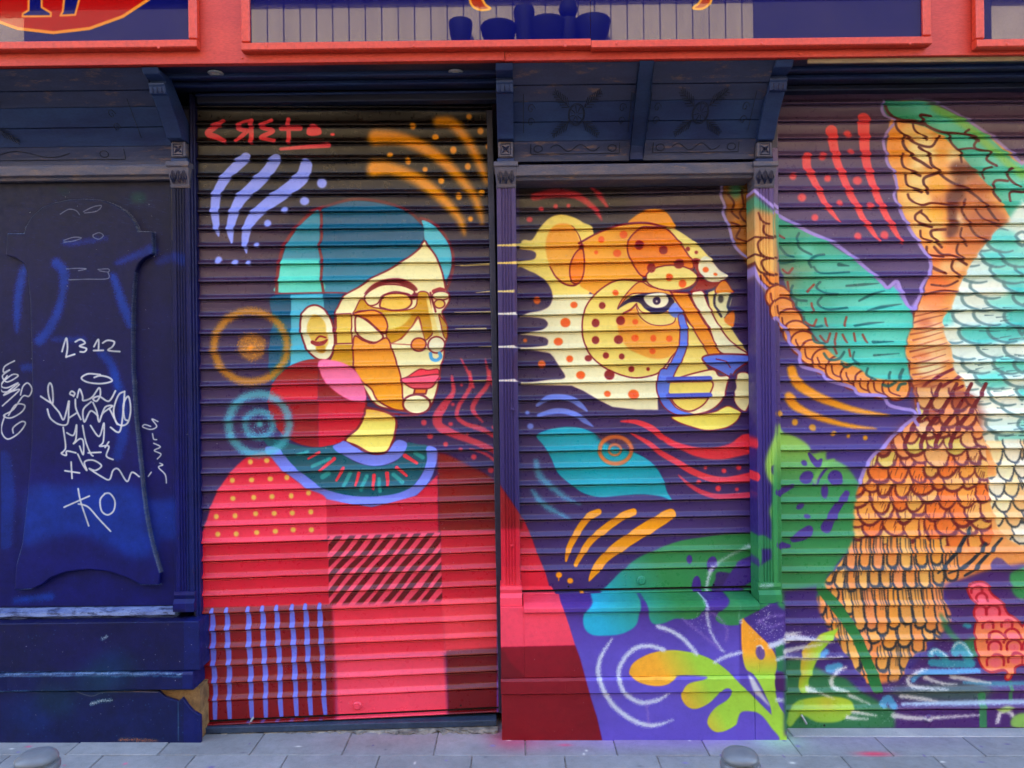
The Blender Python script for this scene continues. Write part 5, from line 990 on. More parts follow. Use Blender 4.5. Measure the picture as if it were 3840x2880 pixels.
# ------------------------------------------------------------------ ground: pavement of separate slabs, kerb, road
def gbox(name, x0, x1, y0, y1, ztop, h, mat, parent=None, bv=.0):
    v = [(x, y, ground(x) + z) for x in (x0, x1) for y in (y0, y1) for z in (ztop - h, ztop)]
    f = [(0, 1, 3, 2), (4, 6, 7, 5), (0, 4, 5, 1), (2, 3, 7, 6), (0, 2, 6, 4), (1, 5, 7, 3)]
    o = mesh(name, v, f, mat, parent)
    return bevel(o, bv) if bv else o
# overspray on the pavement: a canvas on the ground plane
def ground_canvas():
    c = Canvas(); c.x0, c.x1, c.z0, c.z1 = -3.6, 3.6, 1.4, 3.7; c.axis = 1
    wd, ht = 2000, 640
    X, Y = np.meshgrid(c.x0 + (np.arange(wd) + .5) / wd * 7.2, c.z0 + (np.arange(ht) + .5) / ht * 2.3)
    base = np.zeros((ht, wd, 3)) + np.array((128, 134, 150)) / 255.
    def blot(x, y, rx, ry, col, a):
        m = a * np.exp(-(((X - x) / rx) ** 2 + ((Y - y) / ry) ** 2))
        base[:] = base * (1 - m[..., None]) + np.array(col) / 255. * m[..., None]
    for x, rx, col, a in [(-.02, .10, (150, 40, 74), .75), (.1, .16, (190, 80, 130), .4), (.45, .3, (150, 120, 200), .6), (.85, .3, (140, 110, 205), .6), (1.2, .12, (150, 210, 170), .7), (-.5, .4, (190, 130, 150), .25), (1.6, .5, (140, 120, 190), .3)]:
        blot(x, 3.56, rx, .10, col, a)
    blot(1.58, 3.42, .07, .02, (226, 60, 100), .8); blot(.22, 3.5, .03, .012, (210, 60, 110), .6)
    for _ in range(90):
        blot(random.uniform(-2.6, 2.7), random.uniform(3.1, 3.55), random.uniform(.004, .014), random.uniform(.004, .012), random.choice([(120, 110, 190), (90, 80, 150), (230, 235, 240), (230, 235, 240), (214, 80, 130), (96, 100, 118)]), .8)
    for _ in range(40): blot(random.uniform(-2.6, 2.7), random.uniform(2.2, 3.5), random.uniform(.02, .09), random.uniform(.02, .05), (118, 124, 146), random.uniform(.2, .45))
    px = l2s(np.minimum(s2l(base) / GAIN, .85))
    im = bpy.data.images.new('pavement_overspray', wd, ht)
    im.pixels.foreach_set(np.dstack([px, np.ones((ht, wd))]).astype(np.float32).ravel()); im.update(); im.pack()
    c.im = im; return c
PM['slab'] = paint_mat('paving_with_overspray', ground_canvas(), .8, .9, .0, .3, mottle=.14, objrand=.09)
KERB_Y = 1.50
bed = gbox('pavement', -14, 14, KERB_Y, 3.9, -.006, .3, M['mortar']); bed['kind'] = 'structure'
rows = [3.75, 3.40, 3.0, 2.6, 2.2, 1.8, KERB_Y + .002]
LEN = .405
for j in range(len(rows) - 1):
    y1, y0 = rows[j], rows[j + 1]
    off = [.0, .17, .02, .2, .05, .19][j]
    xi = -3.2 + off
    while xi < 3.3:
        g = .0022
        o = gbox('paving_slab', xi + g, xi + LEN - g, y0 + g, y1 - g, random.uniform(-.0015, .0015), .05, PM['slab'], bed, .003)
        xi += LEN
for sx in (-1, 1):
    o = gbox('side_paving', min(sx * 3.62, sx * 13.9), max(sx * 3.62, sx * 13.9), KERB_Y + .01, 3.88, -.002, .05, M['slab'], bed)
road = gbox('road', -40, 40, -40, KERB_Y - .152, -.12, .2, M['road']); road['kind'] = 'structure'
kerb = gbox('kerb', -14, 14, KERB_Y - .15, KERB_Y - .002, .0, .3, M['slab'], None, .012); kerb['kind'] = 'structure'
far_bed = gbox('far_pavement', -14, 14, -3.9, -2.9, -.01, .3, M['slab']); far_bed['kind'] = 'structure'

# ------------------------------------------------------------------ the building over the shop
bld = empty('shop_building', (0, 4.2, 0), 'pale plastered building above and around the painted shopfront', 'building')
box('upper_wall', -14, 14, 3.40, 9.0, 3.99, 10.2, M['plaster'], bld, 0)
box('side_wall', -14, -3.18, 3.42, 9.0, -.3, 3.988, M['plaster'], bld, 0)
box('side_wall', 3.62, 14, 3.42, 9.0, -.3, 3.988, M['plaster'], bld, 0)
box('back_wall', -3.178, 3.618, 3.86, 4.05, -.3, 3.2, M['void'], bld, 0)
box('string_course', -13.9, 13.9, 3.33, 3.398, 4.02, 4.14, M['plaster'], bld, .006)

# ------------------------------------------------------------------ red fascia board with its soffit
fas = empty('fascia', (0, 3.3, Z_SOF), 'long red fascia board above the shutters carrying the blue sign panels', 'fascia')
xs = [-3.17, PX(1893, 220, D_FR), 3.6]
for i in range(2):
    box('fascia_board', xs[i] + .0008, xs[i + 1] - .0008, D_FR + (.002 if i % 2 else 0), D_FR + .03, Z_SOF + (-.002 if i == 1 else .0), 3.98, M['red'], fas, .002)
for i, (a, b_) in enumerate([(3.302, 3.40), (3.404, 3.50), (3.504, 3.60), (3.604, 3.80)]):
    box('soffit_board', -3.17, 3.6, a, b_, Z_SOF + .006 + (i % 2) * .006, Z_SOF + .03, M['dark'], fas, .004)
for y in (3.40, 3.50):
    box('soffit_bead', -3.17, 3.6, y - .012, y + .014, Z_SOF - .008, Z_SOF + .011, M['navy'], fas, .004)
box('wood_batten', PX(3030, 235, 3.29), 3.55, 3.29, 3.302, Z_SOF - .02, Z_SOF + .004, M['batten'], fas, .002)
for u, v in [(1910, 204), (3000, 203), (908, 217)]:
    p = P(u, v, D_FR); lathe('screw', [(.0055, 0), (.005, -.003), (.002, -.004)], (p.x, D_FR, p.z), M['redframe'], fas, 10, 'Y')
def lintel(name, x0, x1, v, d, mat):
    z = PZ(1920, v, d)
    return box(name, x0, x1, d, d + .06, z, Z_SOF + .005, mat, fas, .004)
lintel('shutter_lintel', PX(735, 380, 3.60), PX(1868, 380, 3.60), 372, 3.60, M['dark'])
lintel('shutter_lintel', PX(2925, 340, 3.60), 2.9, 352, 3.60, M['dark'])
box('lintel_bead', PX(735, 380, 3.60), PX(1868, 380, 3.60), 3.588, 3.599, PZ(1300, 352, 3.59), PZ(1300, 344, 3.59), M['navy'], fas, .003)

# ------------------------------------------------------------------ sign panels
def sign(name, u0, u1, vb, label, rail=(True, True)):
    x0, x1 = PX(u0, vb, 3.235), PX(u1, vb, 3.235)
    zb = PZ((u0 + u1) / 2, vb, 3.235)
    t = empty(name, ((x0 + x1) / 2, 3.25, zb), label, 'sign', 'sign panels on the fascia')
    RW = .036; zt = 3.93
    l, r = (RW if rail[0] else 0), (RW if rail[1] else 0)
    box('face', x0 + l * .5 + .0005, x1 - r * .5 - .0005, 3.246, 3.262, zb + RW * .5, zt - RW * .5, PM['sign'], t, 0)
    for nm, a in (('bottom', (x0, x1, zb, zb + RW)), ('top', (x0, x1, zt - RW, zt))):
        v = [(a[0], 3.232), (a[1], 3.232)]
        extr_x('frame_rail', [(3.268, a[2]), (3.236, a[2]), (3.230, a[2] + .004), (3.230, a[3] - .006), (3.240, a[3]), (3.268, a[3])], a[0] + .0006, a[1] - .0006, M['redframe'], t)
    if rail[0]: box('frame_rail', x0 + .0006, x0 + RW, 3.2315, 3.267, zb + RW + .0005, zt - RW - .0005, M['redframe'], t, .004)
    if rail[1]: box('frame_rail', x1 - RW, x1 - .0006, 3.2315, 3.267, zb + RW + .0005, zt - RW - .0005, M['redframe'], t, .004)
    return t, x0, x1, zb
def screws(t, us, v):
    for u in us:
        p = P(u, v, 3.23); lathe('screw', [(.006, 0), (.006, -.0015), (.003, -.003)], (p.x, 3.2305, p.z), M['redframe'], t, 10, 'Y')
t, *_ = sign('sign_panel', -560, 740, 186, 'blue sign panel with the number 17 in a red oval'); screws(t, [595], 178)
t, *_ = sign('sign_panel', 905, 2216, 183, 'left half of the middle blue sign, beginning above the black shutter', (True, False)); screws(t, [998, 2120, 1552], 172)
t, *_ = sign('sign_panel', 2216.6, 3494, 174, 'right half of the middle blue sign, above the centre bay', (False, True)); screws(t, [2313, 2856, 3412], 163)
t, *_ = sign('sign_panel', 3660, 4300, 174, 'blue sign panel cut off by the right edge of the photo'); screws(t, [3777], 165)

# ------------------------------------------------------------------ downlights in the soffit
for i, (u, v) in enumerate([(809, 262), (1709, 269)]):
    dd = (Z_SOF - CAMZ) * FPX / (1440 - v)
    p = P(u, v, dd)
    t = empty('recessed_downlight', (p.x, dd, Z_SOF), ['unlit round downlight in the soffit at the door side', 'unlit round downlight in the soffit nearest the centre bay'][i], 'downlight', 'downlights in the soffit')
    lathe('trim_ring', [(.030, 0), (.034, -.003), (.030, -.007), (.024, -.006)], (p.x, dd, Z_SOF + .004), M['steel'], t, 20)
    lathe('lens', [(.023, 0), (.023, -.003), (.012, -.006)], (p.x, dd, Z_SOF + .003), M['lens'], t, 20)

# ------------------------------------------------------------------ roller shutters
PITCH = .082
SLAT = [(-9, 0), (-9, 1.5), (.2, 2.2), (2.2, 3.4), (3.0, 5.6), (2.0, 7.6), (0, 9.0), (-.6, 12), (-.6, 30), (-.4, 50), (.4, 54.5), (3.4, 58.5), (8.4, 63.5), (12.6, 68.2), (14.6, 71.2), (15.4, 74), (14.8, 76.4), (12.0, 78.2), (3.0, 79.2), (-9, 79.8), (-9, 82)]
def slat_mesh(length, mat, seed):
    r = random.Random(seed)
    nx = 14
    v, f = [], []
    n = len(SLAT)
    dent = [[r.gauss(0, .0005) for _ in range(4)] for _ in range(nx + 1)]
    for i in range(nx + 1):
        x = length * i / nx
        for j, (o, z) in enumerate(SLAT):
            s = .0009 * math.sin(x * 7 + seed) * (1 if 6 < j < 17 else .3)
            v.append((x, -(o / 1000 + dent[i][min(j // 6, 3)] + s), -z / 1000 + dent[i][0] * .8))
    for i in range(nx):
        for j in range(n - 1): f.append((i * n + j, (i + 1) * n + j, (i + 1) * n + j + 1, i * n + j + 1))
    me = bpy.data.meshes.new('slat'); me.from_pydata(v, [], f); me.materials.append(mat); me.update()
    bm = bmesh.new(); bm.from_mesh(me); bmesh.ops.recalc_face_normals(bm, faces=bm.faces)
    bm.faces.ensure_lookup_table()
    if bm.faces[7].normal.y > 0: bmesh.ops.reverse_faces(bm, faces=bm.faces)
    bm.to_mesh(me); bm.free()
    me.polygons.foreach_set('use_smooth', [True] * len(me.polygons)); me.set_sharp_from_angle(angle=R(28))
    return me
def shutter(label, pl, pr, uL, uR, k0, k1, mat, railmat):
    """pl, pr: two points on one groove (u, v, depth); slats k0..k1 hang from it"""
    a, b = P(*pl), P(*pr)
    ux = (b - a).normalized()
    eL, eR = P(uL, pl[1], pl[2]), P(uR, pr[1], pr[2])
    s0 = a + ux * ((eL.x - a.x) / ux.x); s1 = a + ux * ((eR.x - a.x) / ux.x)
    length = (s1 - s0).length
    yax = Vector((-ux.y, ux.x, 0)).normalized()
    rot = Matrix((( ux.x, yax.x, 0, 0), (ux.y, yax.y, 0, 0), (ux.z, 0, 1, 0), (0, 0, 0, 1)))
    frame = Matrix.Translation(s0) @ rot
    zb = s0.z - k1 * PITCH
    t = empty('roller_shutter', ((s0.x + s1.x) / 2, (s0.y + s1.y) / 2, zb - .1), label, 'shutter', 'painted roller shutters')
    inv = Matrix.Translation(t.location).inverted()
    ms = [slat_mesh(length, mat, s) for s in range(4)]
    def place(o, dz):
        o.parent = t; o.matrix_parent_inverse = inv
        o.matrix_basis = Matrix.Translation((0, 0, dz)) @ frame
    for n_, k in enumerate(range(k0, k1 + 1)):
        o = bpy.data.objects.new('slat', ms[n_ % 4]); COL.objects.link(o)
        place(o, -(k - 1) * PITCH)
        o.matrix_basis = Matrix.Translation((0, random.uniform(-.0006, .0006), random.uniform(-.0006, .0006))) @ o.matrix_basis
    # bottom bar: plate, dark gap, projecting foot
    def lbox(name, x0, x1, o0, o1, z0, z1, m, bv=.002, parent=None):
        v = [(x, -y, z) for x in (x0, x1) for y in (o0, o1) for z in (z0, z1)]
        f = [(0, 1, 3, 2), (4, 6, 7, 5), (0, 4, 5, 1), (2, 3, 7, 6), (0, 2, 6, 4), (1, 5, 7, 3)]
        o = mesh(name, v, f, m); fixn(o)
        if bv: bevel(o, bv)
        if parent is None: place(o, -k1 * PITCH)
        else:
            o.parent = parent
        return o
    bar = lbox('bottom_bar', 0, length, -.006, .007, -.088, -.002, mat)
    lip = lbox('bottom_bar', 0, length, -.012, .026, -.106, -.099, mat)
    gap = lbox('gap_shade_strip', 0, length, -.012, -.002, -.100, -.088, M['hole'], 0)  # black strip standing in for the shade in this gap
    for x in (-.012, length + .012):
        zt = 2.95 - (s0.z - k1 * PITCH) if s0.x < -1 or s0.x > 1 else (P(2400, 640, 3.7).z - (s0.z - k1 * PITCH))
        lbox('guide_rail', x - .014, x + .014, -.03, .030, -.11, zt, railmat, .002)
    return t, frame, length, k1, place, lbox, bar
def on_bar(bar, items, mat):
    """lock, rivets and holes as sub-parts of the bottom bar; x along it, z below its top"""
    for kind, x, z in items:
        prof = {'lock': [(.021, .0), (.021, -.005), (.016, -.010), (.012, -.010), (.012, -.016), (.005, -.016)], 'rivet': [(.005, 0), (.0045, -.002), (.002, -.003)], 'hole': [(.0052, 0), (.005, -.0006), (.001, -.0007)]}[kind]
        o = lathe({'lock': 'lock_cylinder', 'rivet': 'rivet', 'hole': 'bolt_hole'}[kind], [(r_, h - .007) for r_, h in prof], (x, 0, z), mat if kind != 'hole' else M['hole'], None, 16 if kind == 'lock' else 8, 'Y')
        o.parent = bar
        if kind == 'lock':
            o2 = None

t1 = shutter('black and purple roller shutter painted with the woman in profile', (764, 1454, 3.642), (1850, 1423, 3.727), 748, 1856, -17, 18, PM['lsh'], M['rail'])
L1 = t1[2]
def bx(t, u, v):          # photo pixel -> place along a shutter's bottom bar
    q = t[1].inverted() @ (P(u, v, 3.68) - Vector((0, 0, 0)))
    return q.x, q.z + t[3] * PITCH
def bar_items(t, lst):
    fr = t[1]; out = []
    for kind, u, v in lst:
        o = fr.translation; n = Vector((fr[0][1], fr[1][1], 0))
        d0 = P(u, v, 1.0) - Vector((0, 0, CAMZ)); s = (o - Vector((0, 0, CAMZ))).dot(n) / d0.dot(n)
        q = fr.inverted() @ (Vector((0, 0, CAMZ)) + d0 * s)
        out.append((kind, q.x, max(min(q.z + t[3] * PITCH, -.012), -.08)))
    return out
def NP(T, x, y):
    p, _ = tr(T, [(x, y)]); return p[0][0] / RS, p[0][1] / RS - VOFF
def bl(T, lst): return [(k,) + NP(T, x, y) for k, x, y in lst]
on_bar(t1[6], bar_items(t1, bl('N', [('lock', 975, 1125), ('rivet', 838, 1095), ('rivet', 838, 1165), ('rivet', 1105, 1075), ('rivet', 1108, 1150), ('hole', 1830, 1118)])), PM['lsh'])
t2 = shutter('shorter roller shutter of the centre bay painted with the big cat', (1960, 1633, 3.727), (2750, 1611, 3.727), 1944, 2828, -15, 8, PM['csh'], M['rail'])
on_bar(t2[6], bar_items(t2, bl('O', [('lock', 1335, 90), ('rivet', 1200, 50), ('rivet', 1200, 128), ('rivet', 1467, 50), ('rivet', 1465, 128), ('hole', 732, 148), ('hole', 1935, 140)])), PM['csh'])
t3 = shutter('purple roller shutter painted with the feathered bird', (2917, 1433, 3.67), (3840, 1428, 3.67), 2912, 4060, -17, 19, PM['rsh'], PM['rsh'])
on_bar(t3[6], bar_items(t3, bl('P', [('lock', 1440, 1262), ('rivet', 1312, 1215), ('rivet', 1312, 1298), ('rivet', 1562, 1215), ('rivet', 1562, 1298), ('hole', 615, 1315)])), PM['rsh'])
# steel pins hanging from the bottom bars
def pin(t, T, x0, y0, x1, y1):
    pts = [P(*NP(T, x0, y0), 3.66), P(*NP(T, x1, y1), 3.632)]
    d = (pts[1] - pts[0]); L_ = d.length
    o = lathe('steel_pin', [(.006, 0), (.006, L_ * .96), (.004, L_)], (0, 0, 0), M['steel'], None, 10)
    o.parent = t[0]; o.matrix_parent_inverse = Matrix.Translation(t[0].location).inverted()
    o.matrix_basis = Matrix.Translation(pts[0]) @ d.to_track_quat('Z', 'Y').to_matrix().to_4x4()
pin(t1, 'N', 120, 1215, 78, 1298); pin(t3, 'P', 435, 1235, 480, 1312)

# ------------------------------------------------------------------ pilasters (shaft, capital, rosette block, corbel, foot)
def shaft_prof(x0, x1, d, n=4):
    w_ = x1 - x0
    pts = [(x0, d + .12), (x0, d + .004), (x0 + .004, d)]
    a, b = x0 + w_ * .2, x1 - w_ * .2
    for i in range(n):
        c = a + (b - a) * (i + .5) / n
        pts += [(c - .0045, d), (c - .0015, d + .0045), (c + .0015, d + .0045), (c + .0045, d)]
    return pts + [(x1 - .004, d), (x1, d + .004), (x1, d + .12)]
def extr_z(name, pts, z0, z1, mat, parent):
    n = len(pts)
    v = [(x, y, z0) for x, y in pts] + [(x, y, z1) for x, y in pts]
    f = [(i, (i + 1) % n, n + (i + 1) % n, n + i) for i in range(n)] + [tuple(range(n))[::-1], tuple(range(n, 2 * n))]
    o = mesh(name, v, f, mat, parent); fixn(o); return o
def prism_strip(name, lines, wd, dep, mat, parent, y):
    """raised hairline ornament: polylines (x, z) as small ridges on the plane y"""
    v, f = [], []
    for ln in lines:
        for (x0, z0), (x1, z1) in zip(ln[:-1], ln[1:]):
            d = Vector((x1 - x0, z1 - z0))
            if d.length < 1e-5: continue
            n = Vector((-d.y, d.x)).normalized() * wd * .5; k = len(v)
            v += [(x0 + n.x, y, z0 + n.y), (x0 - n.x, y, z0 - n.y), (x1 - n.x, y, z1 - n.y), (x1 + n.x, y, z1 + n.y), (x0, y - dep, z0), (x1, y - dep, z1)]
            f += [(k, k + 4, k + 5, k + 3), (k + 1, k + 2, k + 5, k + 4), (k, k + 1, k + 4), (k + 3, k + 5, k + 2)]
    o = mesh(name, v, f, mat, parent); fixn(o); return o
def cove_d(z):            # depth of the concave cove at height z
    t = min(max((Z_SOF - z) / (Z_SOF - 2.68), 0), 1)
    return 3.29 + (3.60 - 3.29) * (1 - (1 - t) ** 1.7)
def pilaster(parent, uc, zfoot, shaft_mat, x0, x1, part_name='pilaster'):
    xc = (x0 + x1) / 2; hw = (x1 - x0) / 2
    zc0, zc1 = PZ(uc, 705, D_PIL), PZ(uc, 612, D_PIL)
    t = extr_z(part_name, shaft_prof(x0, x1, D_PIL), zfoot + .09, zc0, shaft_mat, parent)
    # capital: tapered block with leaf relief
    cw = hw * 1.16
    v = []
    for z, k, y in ((zc0, 1.0, D_PIL - .004), (zc0 + .012, 1.04, D_PIL - .010), (zc0 + .014, .98, D_PIL - .006), (zc1 - .025, 1.16, D_PIL - .026), (zc1 - .02, 1.26, D_PIL - .034), (zc1, 1.26, D_PIL - .034)):
        v += [(xc - hw * k, D_PIL + .1, z), (xc - hw * k, y, z), (xc + hw * k, y, z), (xc + hw * k, D_PIL + .1, z)]
    f = []
    for j in range(5):
        for i in range(3): f.append((j * 4 + i, j * 4 + i + 1, (j + 1) * 4 + i + 1, (j + 1) * 4 + i))
    f += [(0, 3, 2, 1), (20, 21, 22, 23)]
    cap = mesh('capital', v, f, M['ledge'] if shaft_mat is not PM['pan'] else M['ledge'], t); fixn(cap); bevel(cap, .002)
    lines = []
    for i in range(3):
        cx = xc + hw * (-.6 + .6 * i)
        for s in (-1, 1): lines.append([(cx, zc0 + .02), (cx + s * .012, zc0 + .045), (cx + s * .004, zc0 + .075)])
        lines.append([(cx, zc0 + .018), (cx, zc0 + .085)])
    prism_strip('leaf_relief', lines, .005, .016, M['navyworn'], cap, D_PIL - .008)
    # neck, rosette block, scrolled corbel up to the fascia
    zr0, zr1 = zc1 + .022, zc1 + .022 + .074
    box('neck', xc - hw * .9, xc + hw * .9, D_PIL - .012, D_PIL + .09, zc1 + .0005, zr0 - .0005, M['navy'], t, .004)
    rb = box('rosette_block', xc - hw * .78, xc + hw * .78, D_PIL - .020, D_PIL + .09, zr0, zr1, M['ledge'], t, .006)
    zr = (zr0 + zr1) / 2
    ls = [[(xc - .022, zr - .024), (xc + .022, zr - .024), (xc + .022, zr + .024), (xc - .022, zr + .024), (xc - .022, zr - .024)]]
    for k in range(4):
        a = k * math.pi / 2 + math.pi / 4
        ls.append([(xc, zr), (xc + .008 * math.cos(a + .5), zr + .008 * math.sin(a + .5)), (xc + .022 * math.cos(a), zr + .022 * math.sin(a)), (xc + .008 * math.cos(a - .5), zr + .008 * math.sin(a - .5)), (xc, zr)])
    prism_strip('rosette', ls, .005, .005, M['navyworn'], rb, D_PIL - .020)
    zt = Z_SOF - .004
    H = zt - zr1
    pr = [(D_PIL + .08, zr1 + .001)]
    for q in np.linspace(0, 1, 9):
        z = zr1 + .001 + q * H * .62
        pr.append((min(D_PIL - .012, cove_d(z) - .035), z))
    z6 = zr1 + H * .62; y6 = cove_d(z6) - .035
    pr += [(y6 - .020, z6 + .002), (y6 - .030, z6 + H * .14), (y6 - .036, z6 + H * .15), (y6 - .036, z6 + H * .2), (y6 - .022, z6 + H * .21), (y6 - .020, z6 + H * .25), (3.305, z6 + H * .28), (3.285, zt), (3.42, zt), (D_PIL + .08, zr1 + .05)]
    extr_x('corbel', pr, xc - hw * .84, xc + hw * .84, M['navy'], t, .003)
    ls = []
    for i in (-1, 0, 1):
        ls.append([(xc + i * hw * .45, z6 + .005), (xc + i * hw * .45, z6 + H * .12)])
    prism_strip('reeding', ls, .006, .008, M['navyworn'], t, y6 - .022)
    # foot
    extr_x('foot', [(D_PIL + .1, zfoot), (D_PIL - .022, zfoot), (D_PIL - .022, zfoot + .038), (D_PIL - .016, zfoot + .044), (D_PIL - .006, zfoot + .056), (D_PIL - .012, zfoot + .074), (D_PIL - .008, zfoot + .09), (D_PIL + .1, zfoot + .09)], x0 - .006, x1 + .006, shaft_mat, t)
    return t
def cove(parent, x0, x1, mull, seed):
    """concave frieze of narrow boards between fascia and ledge, with carved ornament"""
    r = random.Random(seed)
    zs = [Z_SOF - .003, 2.955, 2.905, 2.838, 2.768, 2.682]
    for i in range(5):
        za, zb = zs[i], zs[i + 1] + .0025
        n = 4; prof = []
        for k in range(n + 1):
            z = za + (zb - za) * k / n; prof.append((cove_d(z) + (.004 if i % 2 else 0), z))
        prof += [(prof[-1][0] + .03, zb), (prof[0][0] + .03, za)]
        extr_x('frieze_board', prof, x0, x1, [M['navyworn'], M['navyworn'], M['navy'], M['navy'], M['navyworn']][i], parent)
    for xm in mull:
        prof = [(cove_d(z) - .014, z) for z in np.linspace(zs[0] - .001, zs[5] + .002, 12)]
        prof += [(cove_d(zs[5]) + .02, zs[5] + .002), (3.325, zs[0] - .001)]
        extr_x('frieze_mullion', prof, xm - .032, xm + .032, M['navy'], parent, .002)
        v, f = [], []
    edges = [x0] + list(mull) + [x1]
    for a, b in zip(edges[:-1], edges[1:]):
        c = (a + b) / 2; w_ = (b - a); zc = 2.862
        lines = []
        rr = .037
        for rad in (rr, rr * .88): lines.append([(c + rad * math.cos(t), zc + rad * math.sin(t)) for t in np.linspace(0, 2 * math.pi, 21)])
        for k in range(8):
            t = k * math.pi / 4 + .2; lines.append([(c + .006 * math.cos(t), zc + .006 * math.sin(t)), (c + rr * .8 * math.cos(t), zc + rr * .8 * math.sin(t))])
        for sx in (-1, 1):
            for sz in (-1, 1):
                dv = Vector((sx * .82, sz * .57))
                for k in range(6):
                    q = .042 + .072 * k / 5; p0 = Vector((c, zc)) + dv * q; p1 = Vector((c, zc)) + dv * (q + .016)
                    lines.append([tuple(p0), tuple(p1)])
                    for s2 in (-1, 1):
                        e = Matrix.Rotation(s2 * .62, 2) @ dv
                        lines.append([tuple(p0), tuple(p0 + e * (.034 - .003 * k))])
            for k in range(2):
                cx, cz = c + sx * w_ * .36, zc + .02 - k * .045
                lines.append([(cx + .018 * (1 - t / 9) * math.cos(t * sx), cz + .018 * (1 - t / 9) * math.sin(t)) for t in np.linspace(0, 8, 14)])
            lines.append([(c + sx * w_ * .42, 2.93), (c + sx * w_ * .42, 2.80)])
        zl = 2.728
        lines.append([(c - w_ * .36, zl + .03), (c - w_ * .36, zl - .012), (c + w_ * .36, zl - .012), (c + w_ * .36, zl + .03)])
        for sx in (-1, 1): lines.append([(c + sx * w_ * .30 + .02 * math.cos(t), zl + .01 + .014 * math.sin(t)) for t in np.linspace(0, 6.28, 12)])
        lines.append([(c - w_ * .2 + w_ * .4 * k / 16, zl + .012 + .014 * math.sin(k * .8)) for k in range(17)])
        v, f = [], []
        for ln in lines:
            for (xa, za), (xb, zb) in zip(ln[:-1], ln[1:]):
                d = Vector((xb - xa, zb - za))
                if d.length < 1e-5: continue
                n = Vector((-d.y, d.x)).normalized() * .0016; k = len(v)
                ya, yb = cove_d(za) - .0012, cove_d(zb) - .0012
                v += [(xa + n.x, ya, za + n.y), (xa - n.x, ya, za - n.y), (xb - n.x, yb, zb - n.y), (xb + n.x, yb, zb + n.y), (xa, ya - .0025, za), (xb, yb - .0025, zb)]
                f += [(k, k + 4, k + 5, k + 3), (k + 1, k + 2, k + 5, k + 4)]
        o = mesh('carved_ornament', v, f, M['carve'], parent); fixn(o)

# centre bay
bay = empty('shop_window_bay', (PX(2400, 2700, D_BASE), D_BASE, 0), 'centre bay with two pilasters, carved navy frieze and a brightly painted base', 'shopfront')
pxL0, pxL1 = PX(1868, 1200, D_PIL), PX(1940, 1200, D_PIL)
pxR0, pxR1 = PX(2834, 1200, D_PIL), PX(2908, 1200, D_PIL)
zsill = PZ(2400, 2270, D_BASE)
pilaster(bay, 1905, zsill, PM['pil'], pxL0, pxL1); pilaster(bay, 2870, zsill, PM['pil'], pxR0, pxR1)
cove(bay, pxL1 - .008, pxR0 + .008, [PX(2408, 420, 3.42)], 1)
zl0, zl1 = PZ(2400, 668, 3.57), PZ(2400, 612, 3.57)
extr_x('ledge', [(3.75, zl0), (3.590, zl0), (3.584, zl0 + .012), (3.566, zl0 + .018), (3.560, zl1 - .012), (3.566, zl1 - .002), (3.62, zl1 + .008), (3.75, zl1 + .008)], pxL1 + .001, pxR0 - .001, M['ledge'], bay, .002)
xb0, xb1 = PX(1878, 2400, D_BASE), PX(2946, 2400, D_BASE)
zm1_ = PZ(2400, 2536, D_BASE)
zs0 = PZ(2400, 2222, D_BASE)
extr_x('sill', [(3.80, zsill - .03), (D_BASE - .008, zsill - .03), (D_BASE - .020, zsill - .022), (D_BASE - .020, zsill - .004), (D_BASE - .006, zsill + .004), (D_BASE + .02, zsill + .012), (D_BASE + .05, zsill + .014), (3.70, zsill + .016), (3.80, zsill + .016)], pxL1 + .012, pxR0 - .012, PM['base'], bay, .002)
box('pedestal', xb0, pxL1 + .0119, D_BASE - .0022, 3.8, zm1_ + .0005, zsill - .001, PM['base'], bay, .001)
box('pedestal', pxR0 - .0119, xb1, D_BASE - .0022, 3.8, zm1_ + .0005, zsill - .001, PM['base'], bay, .001)
zm1, zm0 = PZ(2400, 2536, D_BASE), PZ(2400, 2596, D_BASE)
box('base_panel', pxL1 + .012, pxR0 - .012, D_BASE - .001, 3.78, zm1 + .0005, zsill - .031, PM['base'], bay, .001)
def wavy(name, x0, x1, prof, mat, parent, amp, seed, nseg=40):
    """profile (y, z) pulled along X with uneven, knocked edges"""
    r = random.Random(seed); n = len(prof); v, f = [], []
    for i in range(nseg + 1):
        x = x0 + (x1 - x0) * i / nseg; j = r.gauss(0, amp)
        for k, (y, z) in enumerate(prof): v.append((x, y + (j if y < 3.6 else 0) + (r.gauss(0, amp * .5) if y < 3.6 else 0), z + (r.gauss(0, amp * .6) if y < 3.6 else 0)))
    for i in range(nseg):
        for k in range(n): f.append((i * n + k, i * n + (k + 1) % n, (i + 1) * n + (k + 1) % n, (i + 1) * n + k))
    f += [tuple(range(n)), tuple(range(nseg * n, nseg * n + n))]
    o = mesh(name, v, f, mat, parent); fixn(o); return o
wavy('moulding', xb0 - .002, xb1 + .002, [(3.8, zm0), (D_BASE - .010, zm0), (D_BASE - .018, zm0 + .006), (D_BASE - .017, zm1 - .012), (D_BASE - .008, zm1 - .001), (3.8, zm1)], PM['base'], bay, .0009, 3)
def gboard(name, x0, x1, y0, y1, z1, mat, parent, bv=.003):
    v = [(x, y, z) for x in (x0, x1) for y in (y0, y1) for z in (ground(x) - .006, z1)]
    f = [(0, 1, 3, 2), (4, 6, 7, 5), (0, 4, 5, 1), (2, 3, 7, 6), (0, 2, 6, 4), (1, 5, 7, 3)]
    o = mesh(name, v, f, mat, parent); fixn(o); return bevel(o, bv)
xp = PX(2830, 2650, D_BASE)
gboard('plinth_board', xb0, xp - .0008, D_BASE - .004, 3.8, zm0 - .001, PM['base'], bay)
